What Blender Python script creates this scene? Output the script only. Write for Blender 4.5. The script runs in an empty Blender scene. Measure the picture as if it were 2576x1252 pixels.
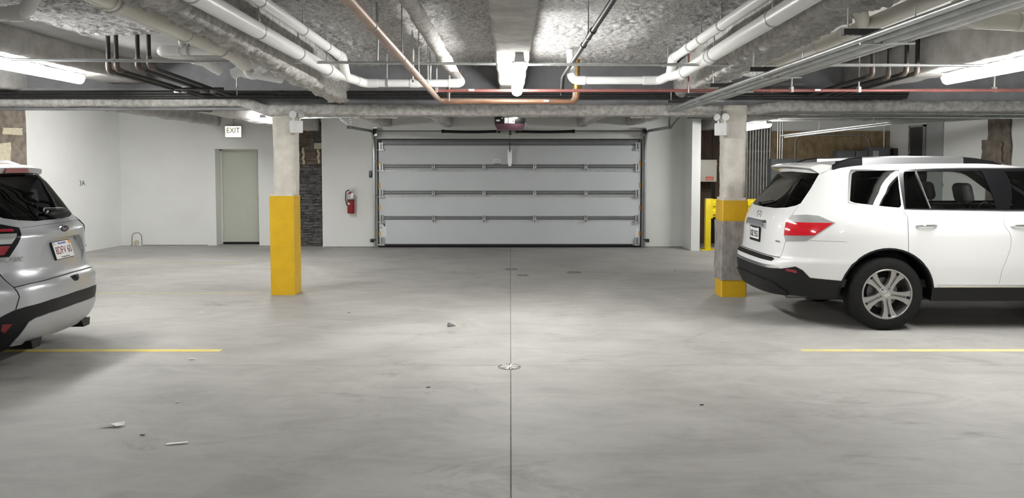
import bpy, math, random
from mathutils import Vector, Matrix, noise
from mathutils.geometry import delaunay_2d_cdt
from bisect import bisect_right
random.seed(7)
scn = bpy.context.scene
COL = scn.collection
PI = math.pi

# ------------------------------------------------------------------ camera, world, exposure
cam = bpy.data.cameras.new('camera')
cam.sensor_width = 36.0
cam.lens = 1935.0 / 2576.0 * 36.0
cam.shift_x = 4.0 / 2576.0
cam.shift_y = -109.6 / 2576.0
cam.clip_end = 100
camo = bpy.data.objects.new('camera', cam)
COL.objects.link(camo)
camo.location = (0, 0, 1.67)
camo.rotation_euler = (math.radians(87.0), 0, 0)
scn.camera = camo

wd = bpy.data.worlds.new('world'); scn.world = wd
wd.use_nodes = True
wd.node_tree.nodes['Background'].inputs[0].default_value = (0.6, 0.62, 0.65, 1)
wd.node_tree.nodes['Background'].inputs[1].default_value = 0.02

LAMP = 62.0           # radiance of the fluorescent diffusers
scn.view_settings.view_transform = 'Standard'
scn.view_settings.look = 'None'
scn.view_settings.gamma = 1.0
scn.view_settings.use_curve_mapping = False
scn.view_settings.exposure = 0.72

# ------------------------------------------------------------------ materials
MATS = {}
def mat(name, col=(.5,.5,.5), rough=.5, metal=0., noise_amt=0., nscale=8., col2=None, bump=0., bscale=40., coat=0., emit=None, estr=0., stretch=(1,1,1), spec=.5, detail=6.):
    m = bpy.data.materials.new(name); m.use_nodes = True
    nt = m.node_tree; b = nt.nodes['Principled BSDF']
    b.inputs['Base Color'].default_value = (*col, 1)
    b.inputs['Roughness'].default_value = rough
    b.inputs['Metallic'].default_value = metal
    b.inputs['Specular IOR Level'].default_value = spec
    if coat: b.inputs['Coat Weight'].default_value = coat; b.inputs['Coat Roughness'].default_value = .03
    if emit:
        b.inputs['Emission Color'].default_value = (*emit, 1); b.inputs['Emission Strength'].default_value = estr
    geo = nt.nodes.new('ShaderNodeNewGeometry')
    mp = nt.nodes.new('ShaderNodeMapping'); mp.inputs['Scale'].default_value = stretch
    nt.links.new(geo.outputs['Position'], mp.inputs['Vector'])
    if noise_amt or col2:
        n = nt.nodes.new('ShaderNodeTexNoise'); n.inputs['Scale'].default_value = nscale; n.inputs['Detail'].default_value = detail; n.inputs['Roughness'].default_value = .62
        nt.links.new(mp.outputs[0], n.inputs['Vector'])
        r = nt.nodes.new('ShaderNodeValToRGB')
        c2 = col2 or tuple(max(0, c*(1-noise_amt)) for c in col)
        r.color_ramp.elements[0].position = .36; r.color_ramp.elements[1].position = .64
        r.color_ramp.elements[0].color = (*c2, 1); r.color_ramp.elements[1].color = (*col, 1)
        nt.links.new(n.outputs['Fac'], r.inputs[0]); nt.links.new(r.outputs[0], b.inputs['Base Color'])
    if bump:
        n2 = nt.nodes.new('ShaderNodeTexNoise'); n2.inputs['Scale'].default_value = bscale; n2.inputs['Detail'].default_value = 5
        nt.links.new(mp.outputs[0], n2.inputs['Vector'])
        bp = nt.nodes.new('ShaderNodeBump'); bp.inputs['Strength'].default_value = bump; bp.inputs['Distance'].default_value = .01
        nt.links.new(n2.outputs['Fac'], bp.inputs['Height']); nt.links.new(bp.outputs[0], b.inputs['Normal'])
    MATS[name] = m
    return m
def glass(name, tint, gloss=1.0, ior=1.42):
    m = bpy.data.materials.new(name); m.use_nodes = True
    nt = m.node_tree; nt.nodes.remove(nt.nodes['Principled BSDF'])
    out = nt.nodes['Material Output']
    t = nt.nodes.new('ShaderNodeBsdfTransparent'); t.inputs[0].default_value = (*tint, 1)
    g = nt.nodes.new('ShaderNodeBsdfGlossy'); g.inputs['Roughness'].default_value = .02; g.inputs[0].default_value = (gloss, gloss, gloss, 1)
    fr = nt.nodes.new('ShaderNodeFresnel'); fr.inputs[0].default_value = ior
    mx = nt.nodes.new('ShaderNodeMixShader')
    nt.links.new(fr.outputs[0], mx.inputs[0]); nt.links.new(t.outputs[0], mx.inputs[1]); nt.links.new(g.outputs[0], mx.inputs[2])
    nt.links.new(mx.outputs[0], out.inputs[0])
    MATS[name] = m
    return m

def concrete_floor():
    m = bpy.data.materials.new('floor_concrete'); m.use_nodes = True
    nt = m.node_tree; b = nt.nodes['Principled BSDF']; L = nt.links.new
    geo = nt.nodes.new('ShaderNodeNewGeometry')
    def nz(scale, st, det=6., rough=.6, dist=0.):
        mp = nt.nodes.new('ShaderNodeMapping'); mp.inputs['Scale'].default_value = st
        L(geo.outputs['Position'], mp.inputs['Vector'])
        n = nt.nodes.new('ShaderNodeTexNoise'); n.inputs['Scale'].default_value = scale; n.inputs['Detail'].default_value = det; n.inputs['Roughness'].default_value = rough
        n.inputs['Distortion'].default_value = dist
        L(mp.outputs[0], n.inputs['Vector']); return n
    def ramp(n, p0, p1, c0, c1):
        r = nt.nodes.new('ShaderNodeValToRGB'); e = r.color_ramp.elements
        e[0].position = p0; e[1].position = p1; e[0].color = (*c0, 1); e[1].color = (*c1, 1); L(n.outputs['Fac'], r.inputs[0]); return r
    def mul(a, bb, fac=1.0):
        x = nt.nodes.new('ShaderNodeMixRGB'); x.blend_type = 'MULTIPLY'; x.inputs[0].default_value = fac
        L(a.outputs[0], x.inputs[1]); L(bb.outputs[0], x.inputs[2]); return x
    big = ramp(nz(.55, (1,1,1), 8, .66, .6), .36, .62, (.33,.323,.303), (.42,.413,.392))
    streak = ramp(nz(2.6, (.6,1.3,1), 8, .7, .9), .30, .58, (.74,.735,.725), (1,1,1))
    tyre = ramp(nz(1.3, (.5,1.1,1), 5, .7, 1.4), .27, .40, (.64,.63,.61), (1,1,1))
    sp = ramp(nz(55, (1,1,1), 3, .6), .30, .40, (.90,.90,.90), (1,1,1))
    c = mul(mul(mul(big, streak, .8), tyre, .8), sp, .6)
    L(c.outputs[0], b.inputs['Base Color'])
    rr = nt.nodes.new('ShaderNodeMapRange'); rr.inputs['To Min'].default_value = .42; rr.inputs['To Max'].default_value = .62
    L(streak.outputs[0], rr.inputs['Value']); L(rr.outputs[0], b.inputs['Roughness'])
    b.inputs['Specular IOR Level'].default_value = .35
    bp = nt.nodes.new('ShaderNodeBump'); bp.inputs['Strength'].default_value = .12; bp.inputs['Distance'].default_value = .004
    L(nz(90, (1,1,1), 4).outputs['Fac'], bp.inputs['Height']); L(bp.outputs[0], b.inputs['Normal'])
    MATS['floor_concrete'] = m
concrete_floor()
mat('joint_dark', (.25,.235,.21), .9, noise_amt=.5, nscale=9)
mat('white_paint', (.80,.81,.795), .62, noise_amt=.05, nscale=1.2, bump=.08, bscale=60)
mat('bare_concrete', (.40,.395,.385), .85, col2=(.30,.295,.285), nscale=1.4, bump=.25, bscale=30)
mat('spray', (.62,.615,.605), .95, col2=(.30,.295,.29), nscale=26, bump=1.0, bscale=70, stretch=(1,1.3,1))
mat('spray_beam', (.62,.61,.585), .95, col2=(.36,.35,.33), nscale=16, bump=.9, bscale=80)
mat('spray_smooth', (.58,.57,.55), .92, col2=(.42,.41,.395), nscale=5, bump=.5, bscale=60)
mat('steel_web', (.34,.34,.36), .8, noise_amt=.25, nscale=3, bump=.3, bscale=40)
mat('column_plaster', (.66,.63,.57), .9, col2=(.55,.52,.46), nscale=7, bump=.6, bscale=55)
mat('yellow', (.70,.43,.012), .42, col2=(.62,.375,.010), nscale=6, bump=.10, bscale=45)
mat('yellow_steel', (.86,.68,.02), .4, noise_amt=.08, nscale=5)
mat('stall_yellow', (.78,.62,.12), .7, col2=(.64,.55,.22), nscale=9)
mat('stall_faded', (.47,.42,.24), .75, col2=(.37,.355,.31), nscale=12)
mat('stall_worn', (.66,.56,.22), .75, col2=(.50,.46,.30), nscale=10)
mat('wrap', (.36,.335,.315), .95, col2=(.22,.205,.19), nscale=14, bump=.6, bscale=60, stretch=(1,1,.5))
mat('pvc', (.84,.845,.83), .32, noise_amt=.05, nscale=6)
mat('pvc_cream', (.74,.72,.66), .5, noise_amt=.08, nscale=4)
mat('pipe_mark', (.30,.30,.30), .6)
mat('black_iron', (.025,.024,.024), .5, noise_amt=.5, nscale=20)
mat('iron_elbow', (.17,.14,.12), .55, metal=.6, noise_amt=.4, nscale=20)
mat('copper', (.45,.25,.16), .42, metal=.7, noise_amt=.35, nscale=5)
mat('copper_pale', (.47,.345,.275), .5, metal=.55, noise_amt=.25, nscale=4)
mat('red_pipe', (.34,.13,.115), .45, metal=.25, noise_amt=.25, nscale=4)
mat('brass', (.42,.28,.10), .35, metal=.85, noise_amt=.3, nscale=20)
mat('galv', (.62,.64,.64), .35, metal=.85, noise_amt=.18, nscale=12)
mat('galv_dull', (.50,.52,.52), .5, metal=.7, noise_amt=.2, nscale=8)
mat('rod', (.45,.45,.44), .5, metal=.6)
mat('lamp', (.9,.9,.9), .4, emit=(1.0,.99,.965), estr=LAMP)
mat('lamp_housing', (.66,.66,.65), .45)
mat('door_panel', (.70,.735,.765), .42, noise_amt=.03, nscale=2, bump=.05, bscale=90)
mat('door_track', (.52,.54,.55), .35, metal=.8, noise_amt=.15, nscale=10)
mat('strut', (.27,.28,.285), .5, metal=.6, noise_amt=.15, nscale=10)
mat('orange_tag', (.80,.42,.08), .6)
mat('label_white', (.86,.86,.86), .5)
mat('label_grey', (.55,.55,.55), .6)
mat('ink', (.03,.03,.03), .6)
mat('black_plastic', (.018,.018,.018), .42)
mat('spring_black', (.012,.012,.013), .35, metal=.3)
mat('opener_purple', (.20,.10,.13), .3, metal=.4)
mat('man_door', (.52,.545,.475), .5, noise_amt=.04, nscale=2)
mat('man_frame', (.68,.69,.63), .5)
mat('brick_dark', (.15,.145,.14), .6, col2=(.022,.021,.021), nscale=7, bump=.9, bscale=30, stretch=(1,1,3))
mat('brick_mortar', (.12,.115,.11), .95, noise_amt=.5, nscale=18, bump=.8, bscale=50)
mat('brick_brown', (.19,.145,.115), .9, col2=(.10,.075,.06), nscale=8, bump=.8, bscale=40)
mat('foam', (.62,.57,.42), .8, noise_amt=.3, nscale=30, bump=.6, bscale=60)
mat('old_concrete', (.25,.215,.175), .95, col2=(.13,.11,.09), nscale=7, bump=.9, bscale=30)
mat('brown_board', (.105,.066,.042), .8, col2=(.060,.037,.024), nscale=4, stretch=(3,3,.6))
mat('osb', (.36,.27,.155), .85, col2=(.22,.155,.085), nscale=9, bump=.3, bscale=60, stretch=(1,1,.6))
mat('panel_grey', (.175,.19,.205), .5, noise_amt=.08, nscale=3)
mat('box_beige', (.62,.60,.53), .5)
mat('red_label', (.72,.12,.06), .5)
mat('extinguisher_red', (.27,.012,.016), .28, coat=.4)
mat('extinguisher_label', (.50,.50,.49), .45)
mat('exit_face', (.9,.9,.85), .5, emit=(1.0,.98,.86), estr=.55)
mat('exit_letter', (.16,.17,.08), .6)
mat('bulb', (.9,.9,.9), .3, emit=(1,1,.97), estr=45.)
mat('paper', (.82,.82,.80), .7)
mat('drain_iron', (.30,.29,.27), .6, metal=.5, noise_amt=.4, nscale=60)
mat('drain_bright', (.74,.73,.70), .45, metal=.4)
mat('dark_hole', (.01,.01,.01), .9)
mat('dark_door', (.035,.035,.037), .4)
mat('grey_wallboard', (.36,.38,.375), .7)
# vehicles
mat('car_white', (.74,.745,.745), .28, coat=1.0)
mat('car_silver', (.47,.485,.505), .32, metal=.5, coat=.8)
mat('car_silver_trim', (.46,.47,.475), .45, metal=.4)
mat('car_black_trim', (.010,.010,.011), .5, spec=.3)
mat('car_gloss_black', (.006,.006,.007), .25, spec=.25)
mat('chrome', (.80,.81,.82), .10, metal=1.0)
mat('satin_chrome', (.66,.67,.68), .25, metal=1.0)
mat('alloy', (.46,.455,.445), .3, metal=.85)
mat('alloy_dark', (.20,.20,.20), .4, metal=.7)
mat('tyre', (.011,.011,.011), .8, noise_amt=.35, nscale=25, spec=.25)
mat('interior', (.030,.030,.032), .8)
mat('seat_leather', (.10,.098,.10), .45)
mat('lens_red', (.55,.008,.018), .10, coat=1.0)
mat('lens_red_car', (.30,.006,.016), .10, coat=1.0)
mat('lens_red_deep', (.20,.006,.010), .12, coat=1.0)
mat('lens_clear', (.52,.53,.53), .12, metal=.5, coat=1.0)
mat('plate_white', (.80,.80,.80), .4)
mat('plate_red', (.20,.03,.035), .5)
mat('plate_blue', (.10,.14,.50), .5)
mat('plate_orange', (.80,.30,.05), .5)
mat('emblem_blue', (.012,.025,.09), .4, spec=.3)
glass('glass_dark', (.016,.017,.018), ior=1.27)
glass('glass_mid', (.16,.17,.165))
glass('glass_clear', (.78,.80,.79))

# ------------------------------------------------------------------ mesh helpers
def fillet(pts, R, n=6):
    pts = [Vector(p) for p in pts]
    if R <= 0 or len(pts) < 3: return pts
    out = [pts[0]]
    for a, b, c in zip(pts, pts[1:], pts[2:]):
        u = (a-b); w = (c-b); lu, lw = u.length, w.length
        u.normalize(); w.normalize()
        ang = u.angle(w)
        if ang > PI-.02: out.append(b); continue
        d = min(R/math.tan(ang/2), lu*.48, lw*.48); r = d*math.tan(ang/2)
        p0 = b+u*d; bis = (u+w).normalized(); cen = b+bis*(r/math.sin(ang/2))
        p1 = b+w*d
        for i in range(n+1):
            t = i/n
            q = (p0-cen).normalized().slerp((p1-cen).normalized(), t)*r
            out.append(cen+q)
    out.append(pts[-1])
    return out

class MB:
    def __init__(s, soft=False): s.v=[]; s.f=[]; s.sm=[]; s.soft=soft
    def add(s, vs, fs, smooth=False):
        o=len(s.v); s.v += [tuple(v) for v in vs]; s.f += [tuple(i+o for i in f) for f in fs]; s.sm += [smooth]*len(fs)
        return s
    def box(s, x0,x1,y0,y1,z0,z1, M=None):
        vs=[Vector((x,y,z)) for z in (z0,z1) for y in (y0,y1) for x in (x0,x1)]
        if M: vs=[M@v for v in vs]
        return s.add(vs, [(0,2,3,1),(4,5,7,6),(0,1,5,4),(2,6,7,3),(0,4,6,2),(1,3,7,5)])
    def rbox(s, x0,x1,y0,y1,z0,z1, b=.01, seg=3, M=None):
        b=min(b,(x1-x0)/2.01,(y1-y0)/2.01,(z1-z0)/2.01)
        cx,cy,cz=(x0+x1)/2,(y0+y1)/2,(z0+z1)/2; hx,hy,hz=(x1-x0)/2-b,(y1-y0)/2-b,(z1-z0)/2-b
        n=4*(seg+1); rings=[]
        lat=[-PI/2+PI/2*i/seg for i in range(seg+1)]+[PI/2*i/seg for i in range(seg+1)]
        for k,la in enumerate(lat):
            sz=-hz if k<=seg else hz; ring=[]
            for q in range(4):
                for i in range(seg+1):
                    an=q*PI/2+PI/2*i/seg
                    sx=hx if q in (0,3) else -hx; sy=hy if q in (0,1) else -hy
                    ring.append(Vector((cx+sx+b*math.cos(la)*math.cos(an), cy+sy+b*math.cos(la)*math.sin(an), cz+sz+b*math.sin(la))))
            rings.append(ring)
        vs=[v for r in rings for v in r]
        if M: vs=[M@v for v in vs]
        fs=[]
        for k in range(len(rings)-1):
            for i in range(n):
                j=(i+1)%n; fs.append((k*n+i,k*n+j,(k+1)*n+j,(k+1)*n+i))
        fs.append(tuple(range(n-1,-1,-1))); fs.append(tuple((len(rings)-1)*n+i for i in range(n)))
        return s.add(vs,fs,True)
    def tube(s, pts, r, n=12, cap=True, smooth=True, M=None):
        pts=[Vector(p) for p in pts]; m=len(pts)
        rad = r if isinstance(r,(list,tuple)) else [r]*m
        T=[]
        for i in range(m):
            d=(pts[min(i+1,m-1)]-pts[max(i-1,0)]); T.append(d.normalized() if d.length>1e-9 else Vector((0,0,1)))
        up=Vector((0,0,1)) if abs(T[0].z)<.9 else Vector((0,1,0))
        N=(up-T[0]*up.dot(T[0])).normalized(); vs=[]
        for i in range(m):
            N=(N-T[i]*N.dot(T[i]))
            N=N.normalized() if N.length>1e-6 else T[i].orthogonal().normalized()
            B=T[i].cross(N)
            for k in range(n):
                a=2*PI*k/n; vs.append(pts[i]+(N*math.cos(a)+B*math.sin(a))*rad[i])
        if M: vs=[M@v for v in vs]
        fs=[(i*n+k,i*n+(k+1)%n,(i+1)*n+(k+1)%n,(i+1)*n+k) for i in range(m-1) for k in range(n)]
        s.add(vs,fs,smooth)
        if cap:
            o=len(s.v)-len(vs)
            s.f += [tuple(o+k for k in range(n-1,-1,-1)), tuple(o+(m-1)*n+k for k in range(n))]; s.sm += [False]*2
        return s
    def cyl(s, p, q, r, n=16): return s.tube([p,q], r, n)
    def lathe(s, prof, o, axis='z', n=32, M=None, cap=False):
        # prof: (radius, height along axis)
        vs=[]
        for r,hh in prof:
            for k in range(n):
                a=2*PI*k/n; x,y=r*math.cos(a),r*math.sin(a)
                p={'z':(x,y,hh),'y':(x,hh,y),'x':(hh,x,y)}[axis]
                vs.append(Vector(p)+Vector(o))
        if M: vs=[M@v for v in vs]
        fs=[(i*n+k,i*n+(k+1)%n,(i+1)*n+(k+1)%n,(i+1)*n+k) for i in range(len(prof)-1) for k in range(n)]
        if cap: fs += [tuple(range(n-1,-1,-1)), tuple((len(prof)-1)*n+k for k in range(n))]
        return s.add(vs,fs,True)
    def prism(s, poly, axis, a, b, M=None, smooth=False):
        def mk(u,w,t): return {'x':(t,u,w),'y':(u,t,w),'z':(u,w,t)}[axis]
        n=len(poly); vs=[Vector(mk(u,w,a)) for u,w in poly]+[Vector(mk(u,w,b)) for u,w in poly]
        if M: vs=[M@v for v in vs]
        return s.add(vs,[tuple(range(n-1,-1,-1)),tuple(range(n,2*n))]+[(i,(i+1)%n,(i+1)%n+n,i+n) for i in range(n)],smooth)
    def ball(s, c, rx, ry=None, rz=None, n=16, m=10, M=None):
        ry=ry or rx; rz=rz or rx; vs=[]
        for j in range(m+1):
            la=-PI/2+PI*j/m
            for k in range(n):
                a=2*PI*k/n; vs.append(Vector((c[0]+rx*math.cos(la)*math.cos(a), c[1]+ry*math.cos(la)*math.sin(a), c[2]+rz*math.sin(la))))
        if M: vs=[M@v for v in vs]
        return s.add(vs,[(j*n+k,j*n+(k+1)%n,(j+1)*n+(k+1)%n,(j+1)*n+k) for j in range(m) for k in range(n)],True)
    def torus(s, c, R, r, axis='y', n=20, m=8, rz=None):
        pts=[]
        for k in range(n):
            a=2*PI*k/n; u,w=R*math.cos(a),(rz or R)*math.sin(a)
            pts.append(Vector(c)+Vector({'x':(0,u,w),'y':(u,0,w),'z':(u,w,0)}[axis]))
        vs=[]
        for k in range(n):
            T=(pts[(k+1)%n]-pts[k-1]).normalized(); N=(pts[k]-Vector(c)).normalized(); B=T.cross(N).normalized(); N=B.cross(T)
            for j in range(m):
                a=2*PI*j/m; vs.append(pts[k]+(N*math.cos(a)+B*math.sin(a))*r)
        return s.add(vs,[(k*m+j,k*m+(j+1)%m,((k+1)%n)*m+(j+1)%m,((k+1)%n)*m+j) for k in range(n) for j in range(m)],True)
    def mesh(s, name, off=(0,0,0)):
        me=bpy.data.meshes.new(name)
        me.from_pydata([(x-off[0],y-off[1],z-off[2]) for x,y,z in s.v],[],s.f)
        if any(s.sm):
            me.polygons.foreach_set('use_smooth', s.sm)
            if not s.soft: me.set_sharp_from_angle(angle=math.radians(38))
        return me

ROOT={}
def obj(name, me, material, parent=None, loc=(0,0,0)):
    o=bpy.data.objects.new(name, me); COL.objects.link(o)
    if material is not None and me is not None:
        me.materials.clear(); me.materials.append(MATS[material] if isinstance(material,str) else material)
    o.location=loc
    if parent is not None: o.parent=parent; ROOT[o.name]=ROOT.get(parent.name,(0,0,0))
    else: ROOT[o.name]=tuple(loc)
    return o
def tag(o, label=None, cat=None, group=None, kind=None):
    if label: o['label']=label
    if cat: o['category']=cat
    if group: o['group']=group
    if kind: o['kind']=kind
    return o
def thing(name, label, cat, loc, group=None, kind=None):
    o=obj(name, None, None, None, loc); return tag(o,label,cat,group,kind)
def part(name, mb, material, parent, label=None):
    o=obj(name, mb.mesh(name, ROOT[parent.name]), material, parent)
    if label: o['label']=label
    return o
def solo(name, mb, material, label, cat, group=None, kind=None):
    xs=[v[0] for v in mb.v]; ys=[v[1] for v in mb.v]; zs=[v[2] for v in mb.v]
    loc=((min(xs)+max(xs))/2,(min(ys)+max(ys))/2,min(zs))
    o=obj(name, mb.mesh(name, loc), material, None, loc); return tag(o,label,cat,group,kind)
def dup_children(src, dst):
    for ch in list(src.children):
        c=ch.copy(); COL.objects.link(c); c.parent=dst; ROOT[c.name]=ROOT[dst.name]
        for g in list(ch.children):
            d=g.copy(); COL.objects.link(d); d.parent=c; ROOT[d.name]=ROOT[dst.name]
def dup(root, loc, label, rotz=None):
    r=root.copy(); COL.objects.link(r); r.location=loc; ROOT[r.name]=tuple(loc); r['label']=label
    if rotz is not None: r.rotation_euler=(0,0,rotz)
    dup_children(root, r); return r
def text(name, body, size, material, M, parent, depth=.0006, sx=1.0, align='CENTER', bold=0.):
    cu=bpy.data.curves.new(name,'FONT'); cu.body=body; cu.size=size; cu.align_x=align; cu.align_y='CENTER'; cu.extrude=depth; cu.offset=bold; cu.resolution_u=3
    t=bpy.data.objects.new(name,cu); COL.objects.link(t)
    dg=bpy.context.evaluated_depsgraph_get()
    me=bpy.data.meshes.new_from_object(t.evaluated_get(dg)); me.name=name
    bpy.data.objects.remove(t); bpy.data.curves.remove(cu)
    off=Vector(ROOT[parent.name])
    me.transform(Matrix.Translation(-off)@M@Matrix.Diagonal((sx,1,1,1)))
    return obj(name, me, material, parent)
def frame(o, x, up):
    """matrix with local x along x, local y along up, local z = facing, origin o"""
    x=Vector(x).normalized(); up=Vector(up); z=x.cross(up).normalized(); y=z.cross(x)
    M=Matrix.Identity(4)
    for i in range(3): M[i][0]=x[i]; M[i][1]=y[i]; M[i][2]=z[i]; M[i][3]=o[i]
    return M
NZ=noise.noise
def fbm(p, f, oct=3):
    a=0.; amp=1.
    for i in range(oct): a+=amp*NZ(p*f); f*=2.03; amp*=.5
    return a

# ------------------------------------------------------------------ the room
YB=15.95        # left part of the far wall
YG=15.60        # wall around the garage door
def lwx(y): return -8.06-.112*(16.114-y)

fl=thing('floor','pale grey broom finished concrete garage floor','floor',(0,0,0),kind='structure'); del fl['category']
o=part('joint_bed', MB().box(-11,8.3,-7.2,17,-.05,-.0045),'joint_dark',fl)
ys=[-7.2,-4.7,-1.95,.8,3.6,6.352,9.09,11.9,14.6,17]
xs=[-11,.002,8.3]
for i in range(len(xs)-1):
    for j in range(len(ys)-1):
        g0=.003 if i==1 else 0; g1=.003 if i==0 else 0
        x0,x1,y0,y1=xs[i]+g0,xs[i+1]-g1,ys[j]+.0007,ys[j+1]-.0007
        c=.003
        m=MB(); m.add([(x0,y0,-.03),(x1,y0,-.03),(x1,y1,-.03),(x0,y1,-.03),(x0,y0,-c),(x1,y0,-c),(x1,y1,-c),(x0,y1,-c),(x0+c,y0+c/3,0),(x1-c,y0+c/3,0),(x1-c,y1-c/3,0),(x0+c,y1-c/3,0)],
            [(3,2,1,0),(0,1,5,4),(1,2,6,5),(2,3,7,6),(3,0,4,7),(4,5,9,8),(5,6,10,9),(6,7,11,10),(7,4,8,11),(8,9,10,11)])
        part('slab',m,'floor_concrete',fl)

def structure(name, mb, material):
    return tag(solo(name,mb,material,None,None),kind='structure')
m=MB()
dx0,dx1,dz=-6.115,-5.225,2.0
m.box(lwx(YB)-.3,dx0,YB,YB+.5,0,3); m.box(dx1,-4.36,YB,YB+.5,0,3); m.box(dx0,dx1,YB,YB+.5,dz,3); m.box(dx0-.2,dx1+.2,YB+.36,YB+.5,0,dz+.1)
wbl=structure('wall_back_left',m,'white_paint')
m=MB(); a,b=lwx(-7.2),lwx(YB+.3)
m.prism([(a,-7.2),(b,YB+.3),(b-.2,YB+.3),(a-.2,-7.2)],'z',0,3)
wl=structure('wall_left',m,'white_paint')
m=MB(); m.box(-3.82,-2.70,YG,YG+.35,0,3); m.box(2.67,3.70,YG,YG+.35,0,3); m.box(-2.70,2.67,YG,YG+.35,2.2,3)
wb=structure('wall_back',m,'white_paint')
structure('wall_return_right',MB().box(3.53,3.70,14.98,YG-.001,0,3),'white_paint')
structure('wall_behind_pier',MB().box(-4.355,-3.825,15.86,16.3,0,3),'white_paint')
m=MB(); m.box(3.70,8.3,16.5,16.7,0,3); wbr=structure('wall_back_right',m,'white_paint')
m=MB(); m.box(8.1,8.3,-7.2,16.5,0,3); wr=structure('wall_right',m,'white_paint')
m=MB(); m.box(-11,8.3,-7.4,-7.2,0,3); structure('wall_front',m,'white_paint')
# dark strips stand in for the shadow gap at the foot of the drywall
for nm,x0,x1,y in (('shadow_gap_left',-7.9,-6.3,YB),('shadow_gap_back',-3.8,-2.75,YG),('shadow_gap_right',2.72,3.5,YG)):
    structure(nm,MB().box(x0,x1,y-.004,y+.001,.0,.014),'joint_dark')

# stall numbers painted on the side walls
n=Vector((1,-.112,0)).normalized(); 
y=14.75; p=Vector((lwx(y),y,1.32))+Vector((1,-.112,0)).normalized()*.002
text('stall_number','3A',.14,'ink',frame(p,(.112,1,0),(0,0,1)),wl)
text('stall_number','2A',.15,'ink',frame((8.098,14.47,1.315),(0,-1,0),(0,0,1)),wr)
# exposed old concrete piers on the side walls
m=MB()
def pier_patch(pts_yz, wallx, sgn, material, name, parent, thick=.03):
    # irregular slab on a side wall
    m=MB(); n=len(pts_yz)
    vs=[(wallx(y)+sgn*.0,y,z) for y,z in pts_yz]+[(wallx(y)+sgn*thick,y,z) for y,z in pts_yz]
    m.add(vs,[tuple(range(n)),tuple(range(2*n-1,n-1,-1))]+[(i,i+n,(i+1)%n+n,(i+1)%n) for i in range(n)])
    return part(name,m,material,parent)
def ragged(y0,y1,z0,z1,amp,seed):
    rr=random.Random(seed); P=[]
    for t in range(9): P.append((y1+rr.uniform(-amp,amp)*.6, z0+(z1-z0)*t/8))
    for t in range(1,9): P.append((y0+rr.uniform(-amp,amp), z1-(z1-z0)*t/8))
    return P
pier_patch(ragged(12.1,13.30,0.0,2.72,.02,1),lwx,1,'old_concrete','exposed_pier',wl)
for (a0,a1,b0,b1,sd) in ((12.75,13.2,2.18,2.30,3),(12.5,12.92,1.62,2.05,4)):
    pier_patch(ragged(a0,a1,b0,b1,.025,sd),lwx,1,'foam','mortar_smear',wl,.045)
rx=lambda y:8.1
pier_patch(ragged(12.46,13.06,0.9,2.62,.03,5),rx,-1,'old_concrete','exposed_pier',wr)
pier_patch(ragged(12.62,13.16,1.72,2.10,.03,6),rx,-1,'old_concrete','exposed_pier',wr,.06)
# small service door in the right wall and the grey board beside it
d=thing('door_2','dark steel service door in the right wall','door',(8.08,15.3,0),kind='structure'); del d['category']
part('door_leaf',MB().box(8.06,8.1,15.06,15.56,0,2.42),'dark_door',d)
part('door_frame',MB().box(8.045,8.1,15.0,15.06,0,2.46).box(8.045,8.1,15.56,15.6,0,2.46).box(8.045,8.1,15.0,15.6,2.42,2.46),'galv',d)
part('door_knob',MB().ball((8.03,15.5,1.93),.02),'chrome',d)
part('wall_board',MB().box(8.075,8.1,14.42,14.98,0,2.5),'grey_wallboard',wr)

# personnel door in its recess
d=thing('door_1','grey green steel personnel door set back in a white recess','door',(-5.67,16.25,0),kind='structure'); del d['category']
part('door_leaf',MB().box(-6.075,-5.265,16.26,16.30,.045,1.965),'man_door',d)
part('door_frame',MB().box(-6.115,-6.075,16.22,16.31,0,2.0).box(-5.265,-5.225,16.22,16.31,0,2.0).box(-6.115,-5.225,16.22,16.31,1.968,2.0),'man_frame',d)
for hz in (.3,1.05,1.75): part('hinge',MB().cyl((-6.078,16.252,hz-.05),(-6.078,16.252,hz+.05),.008,8),'galv',d)
part('under_door_shade',MB().box(-6.075,-5.265,16.2,16.3,0,.04),'dark_hole',d)  # black strip stands in for the shaded gap under the door
part('door_handle',MB().cyl((-5.32,16.26,1.0),(-5.32,16.215,1.0),.012,10).ball((-5.32,16.2,1.0),.026,.02,.026),'satin_chrome',d)

# ------------------------------------------------------------------ ceiling: slab and sprayed insulation
ce=tag(solo('ceiling',MB().box(-11,8.3,-7.4,17,2.97,3.1),'bare_concrete',None,None),kind='structure')
def spray_sheet(x0,x1,y0,y1,z,step,amp,seed,edge_y=None,ridge=.018):
    nx=int((x1-x0)/step)+1; ny=int((y1-y0)/step)+1; vs=[]; fs=[]
    for j in range(ny):
        y=y0+(y1-y0)*j/(ny-1)
        for i in range(nx):
            x=x0+(x1-x0)*i/(nx-1); p=Vector((x,y,seed))
            big=NZ(Vector((x*.7,y*2.2,seed)))
            rid=math.sin(y*16+1.6*NZ(Vector((x*1.3,y*.8,seed+3)))*2)*.5+.5
            fine=NZ(p*19)+.6*NZ(p*41)
            dz=.030*big+ridge*rid*(.4+.6*abs(NZ(Vector((x*1.1,y*1.1,9+seed)))))+amp*fine*(.45+.9*max(0,NZ(p*1.4)+.35))
            zz=z-.03-dz
            if edge_y is not None:
                t=(edge_y+.12*NZ(Vector((x*3,seed,0)))-y)/.14
                if t<1: zz=z-(z-zz)*max(0,min(1,t))**.5+.006
            vs.append((x,y,min(zz,z+.02)))
    fs=[(j*nx+i,(j+1)*nx+i,(j+1)*nx+i+1,j*nx+i+1) for j in range(ny-1) for i in range(nx-1)]
    return MB(True).add(vs,fs,True)
part('spray_insulation',spray_sheet(-1.95,1.98,2.4,9.8,2.97,.022,.030,1.0),'spray',ce)
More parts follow.
